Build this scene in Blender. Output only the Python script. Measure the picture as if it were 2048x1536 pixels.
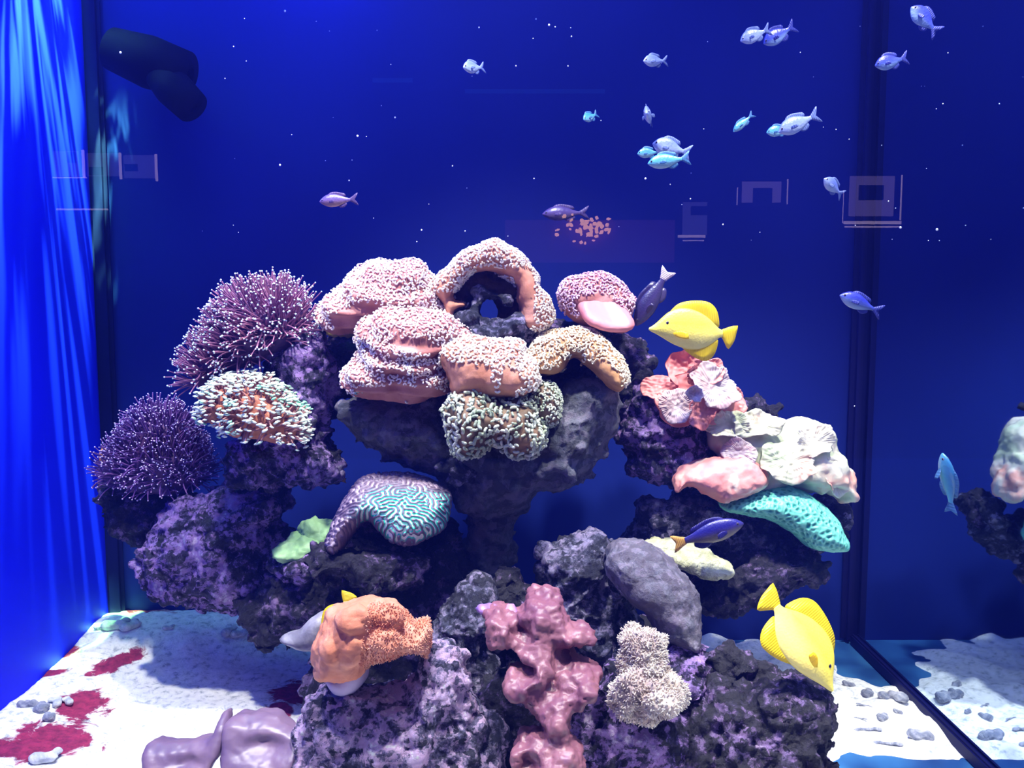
import bpy, bmesh, math, random
import numpy as np
from mathutils import Vector, Matrix, noise, geometry

for o in list(bpy.data.objects):
    bpy.data.objects.remove(o)
random.seed(7)
rng = np.random.default_rng(7)
S = bpy.context.scene
COL = S.collection
R = math.radians

# ------------------------------------------------------------------ camera
F, CAMY, CAMZ = 1700.0, -1.7, 0.886
TILT = math.atan(154 / F)
cam = bpy.data.cameras.new('camera')
cam.sensor_width = 36
cam.lens = 36 * F / 2048
cam.clip_start = 0.02
camo = bpy.data.objects.new('camera', cam)
COL.objects.link(camo)
camo.location = (0, CAMY, CAMZ)
camo.rotation_euler = (math.pi / 2 - TILT, 0, 0)
S.camera = camo

# ------------------------------------------------------------------ exposure, world
S.view_settings.view_transform = 'Standard'
S.view_settings.look = 'None'
S.view_settings.gamma = 1
S.view_settings.use_curve_mapping = False
S.view_settings.exposure = 0.0
w = bpy.data.worlds.new('world')
S.world = w
w.use_nodes = True
w.node_tree.nodes['Background'].inputs[0].default_value = (0.015, 0.05, 0.62, 1)
w.node_tree.nodes['Background'].inputs[1].default_value = 0.72


# ------------------------------------------------------------------ lamps over the tank, plus added spots
def aim(o, target):
    d = Vector(target) - o.location
    o.rotation_euler = d.to_track_quat('-Z', 'Y').to_euler()


def area(name, loc, target, size, power, col, size_y=None, spread=None):
    l = bpy.data.lights.new(name, 'AREA')
    l.size = size
    if size_y:
        l.shape = 'RECTANGLE'
        l.size_y = size_y
    l.energy = power
    l.color = col
    if spread:
        l.spread = R(spread)
    o = bpy.data.objects.new(name, l)
    COL.objects.link(o)
    o.location = loc
    aim(o, target)
    return o


def spot(name, loc, target, power, col, angle, blend=0.5, size=0.03):
    l = bpy.data.lights.new(name, 'SPOT')
    l.energy = power
    l.color = col
    l.spot_size = R(angle)
    l.spot_blend = blend
    l.shadow_soft_size = size
    o = bpy.data.objects.new(name, l)
    COL.objects.link(o)
    o.location = loc
    aim(o, target)
    return o


WHITE = (0.95, 0.95, 1.0)
spot('reef_lamp_centre', (-0.05, -0.45, 2.25), (0.02, -0.04, 0.5), 250, WHITE, 62, 0.7, 0.05)
spot('reef_lamp_left', (-0.62, -0.58, 2.25), (-0.66, -0.05, 0.0), 190, WHITE, 50, 0.6, 0.05)
spot('reef_lamp_right', (0.66, -0.50, 2.25), (0.66, -0.05, 0.2), 235, WHITE, 52, 0.6, 0.05)
area('blue_actinic_lamp', (-0.35, -0.25, 2.3), (-0.35, 0.3, 0.6), 1.2, 26, (0.12, 0.22, 1.0), 0.5)
area('blue_glow_lamp', (-0.48, 0.40, 1.85), (-0.50, 0.5, 1.6), 0.10, 1.6, (0.02, 0.05, 1.0), 0.05)
# spots added for the bright tang and for ripples on the left pane
spot('tang_fill_spot', (0.42, -0.62, 2.25), (0.48, -0.30, 0.36), 330, WHITE, 11, 0.6, 0.04)  # narrow unseen spot added to brighten the diving tang
rip = spot('ripple_gobo_spot', (-0.97, 0.20, 2.32), (-1.07, 0.22, 1.25), 7500, (0.30, 1.0, 0.35), 37, 0.6, 0.003)  # added spot; a noise pattern stands in for water ripples
rip.data.use_nodes = True
nt = rip.data.node_tree
em = nt.nodes['Emission']
tc = nt.nodes.new('ShaderNodeTexCoord')
mp = nt.nodes.new('ShaderNodeMapping')
mp.inputs['Scale'].default_value = (8.0, 7.0, 4.0)
nz = nt.nodes.new('ShaderNodeTexNoise')
nz.inputs['Scale'].default_value = 1.6
nz.inputs['Detail'].default_value = 2.5
nz.inputs['Distortion'].default_value = 1.4
rp = nt.nodes.new('ShaderNodeValToRGB')
rp.color_ramp.elements[0].position = 0.52
rp.color_ramp.elements[0].color = (0.004, 0.004, 0.004, 1)
rp.color_ramp.elements[1].position = 0.62
rp.color_ramp.elements[1].color = (1, 1, 1, 1)
nt.links.new(tc.outputs['Normal'], mp.inputs[0])
nt.links.new(mp.outputs[0], nz.inputs['Vector'])
nt.links.new(nz.outputs['Fac'], rp.inputs[0])
sx = nt.nodes.new('ShaderNodeSeparateXYZ')
nt.links.new(tc.outputs['Normal'], sx.inputs[0])
cut = nt.nodes.new('ShaderNodeMapRange')      # mask in the spot's pattern that keeps the ripples off the sand
cut.inputs['From Min'].default_value = -0.07
cut.inputs['From Max'].default_value = -0.025
nt.links.new(sx.outputs[1], cut.inputs['Value'])
ml = nt.nodes.new('ShaderNodeMath')
ml.operation = 'MULTIPLY'
nt.links.new(rp.outputs[0], ml.inputs[0])
nt.links.new(cut.outputs[0], ml.inputs[1])
nt.links.new(ml.outputs[0], em.inputs['Strength'])


# ------------------------------------------------------------------ pixel <-> place
CT, ST = math.cos(TILT), math.sin(TILT)


def ray(px, py):
    dx, u = px - 1024, 768 - py
    return Vector((dx, u * ST + F * CT, u * CT - F * ST))


def at(px, py, Y):
    d = ray(px, py)
    t = (Y - CAMY) / d.y
    return Vector((d.x * t, Y, CAMZ + d.z * t))


def on_floor(px, py, z=0.0):
    d = ray(px, py)
    t = (z - CAMZ) / d.z
    return Vector((d.x * t, CAMY + d.y * t, z))


def px_of(P):
    """picture position of points (n,3)"""
    P = np.asarray(P, float)
    x, y, z = P[:, 0], P[:, 1] - CAMY, P[:, 2] - CAMZ
    f = y * CT - z * ST
    u = y * ST + z * CT
    return np.stack([1024 + F * x / f, 768 - F * u / f], 1)


def unit(Y):
    return (Y - CAMY) / F / CT


# ------------------------------------------------------------------ materials
def new_mat(name):
    m = bpy.data.materials.new(name)
    m.use_nodes = True
    return m, m.node_tree, m.node_tree.nodes['Principled BSDF']


def noise_node(nt, scale, detail=4, rough=0.55, dist=0.0, vec=None):
    n = nt.nodes.new('ShaderNodeTexNoise')
    n.inputs['Scale'].default_value = scale
    n.inputs['Detail'].default_value = detail
    n.inputs['Roughness'].default_value = rough
    n.inputs['Distortion'].default_value = dist
    if vec:
        nt.links.new(vec, n.inputs['Vector'])
    return n


def ramp(nt, fac, stops):
    r = nt.nodes.new('ShaderNodeValToRGB')
    els = r.color_ramp.elements
    while len(els) < len(stops):
        els.new(0.5)
    for e, (p, c) in zip(els, stops):
        e.position = p
        e.color = (c[0], c[1], c[2], 1) if not isinstance(c, (int, float)) else (c, c, c, 1)
    nt.links.new(fac, r.inputs[0])
    return r


def mixc(nt, fac, a, b, mode='MIX'):
    n = nt.nodes.new('ShaderNodeMix')
    n.data_type = 'RGBA'
    n.blend_type = mode
    for sock, v in ((n.inputs[0], fac), (n.inputs[6], a), (n.inputs[7], b)):
        if isinstance(v, (int, float)):
            sock.default_value = v
        elif isinstance(v, (tuple, list)):
            sock.default_value = (v[0], v[1], v[2], 1)
        else:
            nt.links.new(v, sock)
    return n.outputs[2]


def bump(nt, b, height, strength, dist=0.01, prev=None):
    n = nt.nodes.new('ShaderNodeBump')
    n.inputs['Strength'].default_value = strength
    n.inputs['Distance'].default_value = dist
    nt.links.new(height, n.inputs['Height'])
    if prev:
        nt.links.new(prev, n.inputs['Normal'])
    nt.links.new(n.outputs[0], b.inputs['Normal'])
    return n.outputs[0]


def objcoord(nt):
    t = nt.nodes.new('ShaderNodeTexCoord')
    return t.outputs['Object']


def rock_mat(name, dark, mid, algae, spot_c, amount=0.5, scale=1.0, offset=(0, 0, 0), bs=1.0):
    m, nt, b = new_mat(name)
    mp = nt.nodes.new('ShaderNodeMapping')
    mp.inputs['Location'].default_value = offset
    nt.links.new(objcoord(nt), mp.inputs[0])
    v = mp.outputs[0]
    n1 = noise_node(nt, 34 * scale, 8, 0.78, 0.4, v)
    n2 = noise_node(nt, 11 * scale, 5, 0.65, 1.0, v)
    n3 = noise_node(nt, 90 * scale, 5, 0.75, 0.6, v)
    wv = nt.nodes.new('ShaderNodeVectorMath')
    wv.operation = 'MULTIPLY_ADD'
    wv.inputs[1].default_value = (0.035, 0.035, 0.035)
    nt.links.new(n1.outputs['Color'], wv.inputs[0])
    nt.links.new(v, wv.inputs[2])
    ve = nt.nodes.new('ShaderNodeTexVoronoi')
    ve.inputs['Scale'].default_value = 85 * scale
    nt.links.new(wv.outputs[0], ve.inputs['Vector'])

    def madd(x, k, y):
        q = nt.nodes.new('ShaderNodeMath')
        q.operation = 'MULTIPLY_ADD'
        nt.links.new(x, q.inputs[0])
        q.inputs[1].default_value = k
        if isinstance(y, (int, float)):
            q.inputs[2].default_value = y
        else:
            nt.links.new(y, q.inputs[2])
        return q.outputs[0]
    sep = nt.nodes.new('ShaderNodeSeparateColor')
    nt.links.new(ve.outputs['Color'], sep.inputs[0])
    fac = madd(sep.outputs[0], 0.32, madd(n3.outputs['Fac'], 0.75, madd(n2.outputs['Fac'], 1.5, -0.92 + 0.12 * amount)))
    base = ramp(nt, fac, [(0.30, dark), (0.44, mid), (0.56, algae), (0.70, algae), (0.80, spot_c)])
    tint = ramp(nt, n1.outputs['Fac'], [(0.45, 0.0), (0.6, 0.6)])
    c = mixc(nt, tint.outputs[0], base.outputs[0], mixc(nt, 1.0, base.outputs[0], (0.75, 0.95, 0.95), 'MULTIPLY'))
    nt.links.new(c, b.inputs['Base Color'])
    b.inputs['Roughness'].default_value = 0.75
    vo = nt.nodes.new('ShaderNodeTexVoronoi')
    vo.inputs['Scale'].default_value = 85 * scale
    nt.links.new(v, vo.inputs['Vector'])
    p = bump(nt, b, n3.outputs['Fac'], 0.9 * bs, 0.012)
    p = bump(nt, b, vo.outputs['Distance'], 0.7 * bs, 0.007, p)
    bump(nt, b, n1.outputs['Fac'], 0.7 * bs, 0.02, p)
    return m


def soft_mat(name, c1, c2, scale=30, rough=0.5, bs=0.4, c3=None, sub=0.0, spec=0.2, trans=0.0, lo=0.4, hi=0.62):
    m, nt, b = new_mat(name)
    v = objcoord(nt)
    n1 = noise_node(nt, scale, 4, 0.55, 0.6, v)
    stops = [(lo, c1), (hi, c2)]
    if c3:
        stops.append((min(0.98, hi + 0.12), c3))
    r = ramp(nt, n1.outputs['Fac'], stops)
    nt.links.new(r.outputs[0], b.inputs['Base Color'])
    b.inputs['Roughness'].default_value = rough
    b.inputs['Specular IOR Level'].default_value = spec
    if sub:
        b.inputs['Subsurface Weight'].default_value = sub
        b.inputs['Subsurface Radius'].default_value = (0.02, 0.01, 0.008)
    if trans:
        tr = nt.nodes.new('ShaderNodeBsdfTranslucent')
        nt.links.new(r.outputs[0], tr.inputs[0])
        mx = nt.nodes.new('ShaderNodeMixShader')
        mx.inputs[0].default_value = trans
        nt.links.new(b.outputs[0], mx.inputs[1])
        nt.links.new(tr.outputs[0], mx.inputs[2])
        nt.links.new(mx.outputs[0], nt.nodes['Material Output'].inputs[0])
    n2 = noise_node(nt, scale * 4, 3, 0.6, 0.2, v)
    bump(nt, b, n2.outputs['Fac'], bs, 0.006)
    return m


def attr_mat(name, c_low, c_high, attr='ridge', rough=0.55, c_low2=None, scale=9, lo=0.35, hi=0.65):
    m, nt, b = new_mat(name)
    a = nt.nodes.new('ShaderNodeAttribute')
    a.attribute_name = attr
    low = c_low
    if c_low2:
        n = noise_node(nt, scale, 2, 0.5, 0.4, objcoord(nt))
        low = ramp(nt, n.outputs['Fac'], [(0.42, c_low), (0.55, c_low2)]).outputs[0]
    f = ramp(nt, a.outputs['Fac'], [(lo, 0), (hi, 1)])
    c = mixc(nt, f.outputs[0], low, c_high)
    nt.links.new(c, b.inputs['Base Color'])
    b.inputs['Roughness'].default_value = rough
    return m


# ------------------------------------------------------------------ object helpers
def link_mesh(name, verts, faces, mat=None, parent=None, smooth=True):
    me = bpy.data.meshes.new(name)
    me.from_pydata([tuple(v) for v in verts], [], [tuple(f) for f in faces])
    me.update()
    if smooth:
        me.polygons.foreach_set('use_smooth', np.ones(len(me.polygons), bool))
    o = bpy.data.objects.new(name, me)
    COL.objects.link(o)
    if mat:
        me.materials.append(mat)
    if parent:
        put_under(o, parent)
    return o


def put_under(o, parent):
    """geometry is in world space: shift the mesh so the child sits in its parent's frame"""
    inv = parent.matrix_basis.inverted()
    o.data.transform(inv)
    o.parent = parent


def tag(o, label=None, cat=None, group=None, kind=None):
    if label:
        o['label'] = label
    if cat:
        o['category'] = cat
    if group:
        o['group'] = group
    if kind:
        o['kind'] = kind
    return o


def empty(name, loc, label, cat, group=None):
    o = bpy.data.objects.new(name, None)
    o.empty_display_size = 0.03
    COL.objects.link(o)
    o.location = loc
    bpy.context.view_layer.update()
    return tag(o, label, cat, group)


def centre_origin(o):
    """origin to the lowest point under the middle of the mesh"""
    n = len(o.data.vertices)
    co = np.empty(n * 3)
    o.data.vertices.foreach_get('co', co)
    co = co.reshape(-1, 3)
    c = Vector(((co[:, 0].min() + co[:, 0].max()) / 2, (co[:, 1].min() + co[:, 1].max()) / 2, co[:, 2].min()))
    o.data.transform(Matrix.Translation(-c))
    o.location = c
    return o


def co_of(me):
    co = np.empty(len(me.vertices) * 3)
    me.vertices.foreach_get('co', co)
    return co.reshape(-1, 3)


def no_of(me):
    no = np.empty(len(me.vertices) * 3)
    me.vertices.foreach_get('normal', no)
    return no.reshape(-1, 3)


def smooth_outline(pts, step):
    """closed Catmull-Rom through pts, resampled"""
    P = np.array(pts, float)
    n = len(P)
    out = []
    for i in range(n):
        p0, p1, p2, p3 = P[i - 1], P[i], P[(i + 1) % n], P[(i + 2) % n]
        k = max(1, int(np.hypot(*(p2 - p1)) / step))
        for j in range(k):
            t = j / k
            out.append(0.5 * ((2 * p1) + (-p0 + p2) * t + (2 * p0 - 5 * p1 + 4 * p2 - p3) * t * t
                              + (-p0 + 3 * p1 - 3 * p2 + p3) * t ** 3))
    return np.array(out)


def inside(pts, poly):
    x, y = pts[:, 0], pts[:, 1]
    r = np.zeros(len(pts), bool)
    n = len(poly)
    for i in range(n):
        x1, y1 = poly[i - 1]
        x2, y2 = poly[i]
        c = ((y1 > y) != (y2 > y)) & (x < (x2 - x1) * (y - y1) / (y2 - y1 + 1e-12) + x1)
        r ^= c
    return r


def edge_dist(pts, poly):
    d = np.full(len(pts), 1e9)
    n = len(poly)
    for i in range(n):
        a, b = poly[i - 1], poly[i]
        ab = b - a
        t = np.clip(((pts - a) @ ab) / (ab @ ab + 1e-9), 0, 1)
        q = a + t[:, None] * ab
        d = np.minimum(d, np.hypot(*(pts - q).T))
    return d


def solid(outline, Y, depth, back=None, lean=0.0, step=7, rmax=None, relief=None, power=0.5, slant=0.0, grow=3.0, wobble=3.0):
    """a rounded body whose contour at distance Y is the outline; depth = its bulge to the
    front, back = to the rear (metres); lean: metres back per metre up; slant: metres back per metre right"""
    back = depth if back is None else back
    B = smooth_outline(outline, step)
    tn = np.roll(B, -1, 0) - np.roll(B, 1, 0)
    tn /= np.linalg.norm(tn, axis=1)[:, None] + 1e-9
    nn = np.stack([tn[:, 1], -tn[:, 0]], 1)
    if inside(B + nn * 2.0, B).mean() > 0.5:
        nn = -nn
    wob = np.array([noise.fractal(Vector((q[0] * 0.05, q[1] * 0.05, 3.3)), 1.0, 2.0, 3) for q in B])
    B = B + nn * (grow + wob * wobble)[:, None]
    lo, hi = B.min(0), B.max(0)
    gx, gy = np.meshgrid(np.arange(lo[0], hi[0], step), np.arange(lo[1], hi[1], step))
    G = np.stack([gx.ravel(), gy.ravel()], 1) + rng.uniform(-0.2, 0.2, (gx.size, 2)) * step
    G = G[inside(G, B)]
    d = edge_dist(G, B)
    G, d = G[d > step * 0.55], d[d > step * 0.55]
    nb = len(B)
    P = np.vstack([B, G])
    D = np.concatenate([np.zeros(nb), d])
    V2 = [Vector((p[0], p[1])) for p in P]
    E = [(i, (i + 1) % nb) for i in range(nb)]
    vs, es, fs, ov, oe, of = geometry.delaunay_2d_cdt(V2, E, [list(range(nb))], 1, 1e-4)
    Rm = min(D.max(), rmax) if rmax else D.max()
    zc = at(float(P[:, 0].mean()), float(P[:, 1].mean()), Y)
    front, rear, isb = [], [], []
    for k, v in enumerate(vs):
        src = ov[k][0] if ov[k] else None
        dd = D[src] if src is not None else 0
        t = min(dd / Rm, 1)
        h = (1 - (1 - t) ** 2) ** power if t > 0 else 0
        p = at(v.x, v.y, Y)
        off = lean * (p.z - zc.z) + slant * (p.x - zc.x)
        fr = h * depth
        if relief:
            fr += relief(v.x, v.y) * min(1, t * 2.5)
        front.append((p.x, Y + off - fr, p.z))
        rear.append((p.x, Y + off + h * back, p.z))
        isb.append(dd <= 0)
    n = len(vs)
    idx = [(i if isb[i] else n + i) for i in range(n)]
    verts = front + rear
    faces = []
    for f in fs:
        faces.append(tuple(f))
        faces.append(tuple(idx[i] for i in reversed(f)))
    return verts, faces


def baked(name, parts, voxel, smooth=3, mat=None):
    """parts: list of (verts, faces) fused into one skin"""
    V, Fc, o = [], [], 0
    for v, f in parts:
        V += list(v)
        Fc += [tuple(i + o for i in q) for q in f]
        o += len(v)
    ob = link_mesh(name, V, Fc)
    m = ob.modifiers.new('r', 'REMESH')
    m.mode = 'VOXEL'
    m.voxel_size = voxel
    if smooth:
        s = ob.modifiers.new('s', 'SMOOTH')
        s.iterations = smooth
        s.factor = 0.5
    dg = bpy.context.evaluated_depsgraph_get()
    me = bpy.data.meshes.new_from_object(ob.evaluated_get(dg))
    old = ob.data
    ob.modifiers.clear()
    ob.data = me
    bpy.data.meshes.remove(old)
    me.name = name
    me.polygons.foreach_set('use_smooth', np.ones(len(me.polygons), bool))
    if mat:
        me.materials.clear()
        me.materials.append(mat)
    me.update()
    return ob


def displace(ob, fn):
    me = ob.data
    co, no = co_of(me), no_of(me)
    d = np.array([fn(Vector(c)) for c in co])
    me.vertices.foreach_set('co', (co + no * d[:, None]).ravel())
    me.update()


def ball(P, r, seg=14):
    """rough ellipsoid at P, radii r=(rx,ry,rz)"""
    bm = bmesh.new()
    bmesh.ops.create_icosphere(bm, subdivisions=3, radius=1)
    v = [(P[0] + q.co.x * r[0], P[1] + q.co.y * r[1], P[2] + q.co.z * r[2]) for q in bm.verts]
    f = [tuple(x.index for x in q.verts) for q in bm.faces]
    bm.free()
    return v, f


def bpx(px, py, Y, rx, rz, ry=None):
    """ellipsoid given by its picture place and radii in picture units"""
    u = unit(Y)
    return ball(at(px, py, Y), (rx * u, (ry if ry else (rx + rz) / 2) * u, rz * u))


def rock_disp(seed, a1=0.022, a2=0.010, a3=0.005):
    off = Vector((seed * 3.7, seed * 1.3, seed * 5.1))

    def fn(c):
        p = c + off
        d = a1 * noise.fractal(p * 9, 1.0, 2.1, 3)
        v = noise.voronoi(p * 34)[0]
        d += a2 * (0.45 - v[0] * 1.3)
        v2 = noise.voronoi(p * 85)[0]
        d += a3 * (v2[1] - v2[0] - 0.25)
        d -= a2 * 1.6 * max(0, noise.noise(p * 19) - 0.28) * 2
        return d
    return fn


def knobs(parts, seed, size=(0.009, 0.022), dens=0.55):
    r = random.Random(seed * 7 + 1)
    out = []
    for v, f in parts:
        V = np.array(v)
        d = V.max(0) - V.min(0)
        n = int(dens * (d[0] * d[2] + d[0] * d[1]) / (size[1] ** 2) * 0.9)
        front = [p for p in v if p[1] < (V[:, 1].min() + V[:, 1].max()) / 2 + 0.02]
        for _ in range(n):
            p = r.choice(front)
            s = r.uniform(*size)
            out.append(ball((p[0], p[1] + s * 0.35, p[2] - s * 0.2), (s * r.uniform(0.8, 1.4), s, s * r.uniform(0.6, 1.1))))
    return list(parts) + out


def rock(label, parts, mat, seed=1, voxel=0.0048, amp=1.0, name='live_rock', cat='rock', group=None, kn=1.0):
    if kn:
        parts = knobs(parts, seed, (0.007, 0.019), 0.45 * kn)
    ob = baked(name, parts, voxel, 1, mat)
    displace(ob, rock_disp(seed, 0.022 * amp, 0.011 * amp, 0.008 * amp))
    co = co_of(ob.data)
    co[:, 2] = np.maximum(co[:, 2], 0.006)
    ob.data.vertices.foreach_set('co', co.ravel())
    ob.data.update()
    centre_origin(ob)
    return tag(ob, label, cat, group)


# scatter many copies of a small shape over a surface, all in one mesh
def scatter(name, src, shapes, n, mat, parent, keep=None, mind=0.006, size=(0.8, 1.2), lift=0.0, up=0.0, seed=0, droop=0.0, jit=0.0):
    r = np.random.default_rng(seed + 11)
    me = src.data
    me.calc_loop_triangles()
    M = np.array(src.matrix_world) if src.parent is None else np.array(src.parent.matrix_basis @ src.matrix_basis)
    co = co_of(me) @ M[:3, :3].T + M[:3, 3]
    no = no_of(me)
    tri = np.empty(len(me.loop_triangles) * 3, int)
    me.loop_triangles.foreach_get('vertices', tri)
    tri = tri.reshape(-1, 3)
    A, B, C = co[tri[:, 0]], co[tri[:, 1]], co[tri[:, 2]]
    ar = np.linalg.norm(np.cross(B - A, C - A), axis=1)
    pick = r.choice(len(tri), n * 6, p=ar / ar.sum())
    u, v = r.random(n * 6), r.random(n * 6)
    fl = u + v > 1
    u[fl], v[fl] = 1 - u[fl], 1 - v[fl]
    P = A[pick] + (B - A)[pick] * u[:, None] + (C - A)[pick] * v[:, None]
    N = no[tri[pick, 0]]
    if keep is not None:
        k = keep(P, N)
        P, N = P[k], N[k]
    grid, sel = {}, []
    for i, p in enumerate(P):
        key = tuple((p / mind).astype(int))
        ok = True
        for dx in (-1, 0, 1):
            for dy in (-1, 0, 1):
                for dz in (-1, 0, 1):
                    for j in grid.get((key[0] + dx, key[1] + dy, key[2] + dz), ()):
                        if ((P[j] - p) ** 2).sum() < mind * mind:
                            ok = False
        if ok:
            grid.setdefault(key, []).append(i)
            sel.append(i)
            if len(sel) >= n:
                break
    V, Fc, o = [], [], 0
    for i in sel:
        z = N[i] + np.array([0, 0, up - droop]) + r.normal(0, jit, 3) if jit else N[i] + np.array([0, 0, up - droop])
        z = z / (np.linalg.norm(z) + 1e-9)
        t = r.normal(size=3)
        x = np.cross(t, z)
        x /= np.linalg.norm(x) + 1e-9
        y = np.cross(z, x)
        s = r.uniform(*size)
        sv, sf = shapes[r.integers(len(shapes))]
        W = (sv[:, 0:1] * x + sv[:, 1:2] * y + sv[:, 2:3] * z) * s + P[i] + N[i] * lift
        V.append(W)
        Fc.append(sf + o)
        o += len(sv)
    if not V:
        return None
    V = np.vstack(V)
    Fc = np.vstack(Fc)
    ob = link_mesh(name, V, Fc, mat, parent)
    return ob


def tube(path, rad, sides=6, cap=True):
    """closed quads tube as arrays"""
    path = np.array(path, float)
    n = len(path)
    V, Fc = [], []
    T = np.gradient(path, axis=0)
    T /= np.linalg.norm(T, axis=1)[:, None] + 1e-12
    ref = np.array([0.3, 0.2, 1.0]) if abs(T[0][2]) < 0.9 else np.array([1.0, 0.1, 0])
    for i in range(n):
        x = np.cross(ref, T[i])
        x /= np.linalg.norm(x) + 1e-9
        y = np.cross(T[i], x)
        for k in range(sides):
            a = 2 * math.pi * k / sides
            V.append(path[i] + rad[i] * (math.cos(a) * x + math.sin(a) * y))
    for i in range(n - 1):
        for k in range(sides):
            a, b = i * sides + k, i * sides + (k + 1) % sides
            Fc.append((a, b, b + sides, a + sides))
    return np.array(V), np.array(Fc)


def bean(r_arc, r_t, span, sides=6, segs=7):
    """a curved sausage, the anchor-shaped tip of a hammer coral"""
    path, rad = [], []
    for i in range(segs + 3):
        t = (i - 1) / segs
        t2 = min(max(t, 0), 1)
        a = (t2 - 0.5) * span
        e = 0.0
        path.append((math.sin(a) * r_arc * (1.0), (1 - math.cos(a)) * r_arc, 0))
        rad.append(r_t)
    path = np.array(path)
    d0 = path[2] - path[1]
    d0 /= np.linalg.norm(d0)
    path[0] = path[1] - d0 * r_t * 0.8
    d1 = path[-2] - path[-3]
    d1 /= np.linalg.norm(d1)
    path[-1] = path[-2] + d1 * r_t * 0.8
    rad[0] = rad[-1] = r_t * 0.25
    V, Fc = tube(path, rad, sides)
    V[:, 1] -= r_arc * 0.3
    return V, Fc


def spike(h, r, sides=5):
    return tube([(0, 0, -0.001), (0, 0, h * 0.5), (0.1 * h, 0, h * 0.85), (0.15 * h, 0, h)], [r, r * 0.85, r * 0.6, r * 0.15], sides)


FINGERS = [bean(0.010, 0.0030, 0.9), bean(0.008, 0.0032, 1.3), bean(0.012, 0.0028, 0.6)]
BEANS = [bean(0.0031, 0.0018, 2.6, 5, 5), bean(0.0036, 0.0019, 2.0, 5, 5), bean(0.0028, 0.0018, 3.2, 5, 5), bean(0.004, 0.0020, 1.2, 5, 4)]


def mask_keep(show=None, hide=(), nmin=None, zmin=None):
    hp = [smooth_outline(h, 6) for h in hide]
    sp = [smooth_outline(h, 6) for h in show] if show else None

    def keep(P, N):
        q = px_of(P)
        k = np.ones(len(P), bool)
        front = N[:, 1] < 0.35
        for h in hp:
            k &= ~(inside(q, h) & front)
        if sp:
            s = np.zeros(len(P), bool)
            for h in sp:
                s |= inside(q, h)
            k &= s
        if zmin is not None:
            k &= N[:, 2] > zmin
        return k
    return keep


def base_of(parts):
    V = np.vstack([np.array(v) for v, f in parts])
    return Vector(((V[:, 0].min() + V[:, 0].max()) / 2, (V[:, 1].min() + V[:, 1].max()) / 2, V[:, 2].min()))


def folds(seed, amp, freq, horiz=1.0):
    off = Vector((seed * 2.1, seed, seed * 4))

    def fn(c):
        p = Vector((c.x * freq / horiz, c.y * freq, c.z * freq)) + off
        return amp * noise.fractal(p, 0.8, 2.3, 4)
    return fn


def ridged(seed, amp, spacing, amp2=0.010):
    off = Vector((seed * 2.1, seed, seed * 4))

    def fn(c):
        n_ = noise.fractal(Vector((c.x * 7, c.y * 7, c.z * 7)) + off, 1.0, 2.0, 2)
        s = math.sin(math.pi * (c.z - 0.5 * c.y + 0.012 * n_ + 0.10 * c.x) / spacing)
        return amp * (1 - abs(s) * 1.6) + amp2 * n_
    return fn


def hammer(label, parts, m_mantle, m_tips, n=600, hide=(), show=None, seed=1, mind=0.0048, size=(0.8, 1.2), fold=(0.012, 14, 2.2), zmin=-0.35, voxel=0.005, name='hammer_coral', shapes=None, tips='polyp_tips', lift=0.003, jit=0.25):
    root = empty(name, base_of(parts), label, 'coral')
    man = baked('mantle', parts, voxel, 4, m_mantle)
    displace(man, ridged(seed, *fold[1:]) if fold[0] == 'r' else folds(seed, *fold))
    put_under(man, root)
    t = scatter(tips, man, shapes or BEANS, n, m_tips, root, mask_keep(show, hide, zmin=zmin), mind, size, lift, seed=seed, jit=jit)
    if t:
        t['kind'] = 'stuff'
    return root


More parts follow.
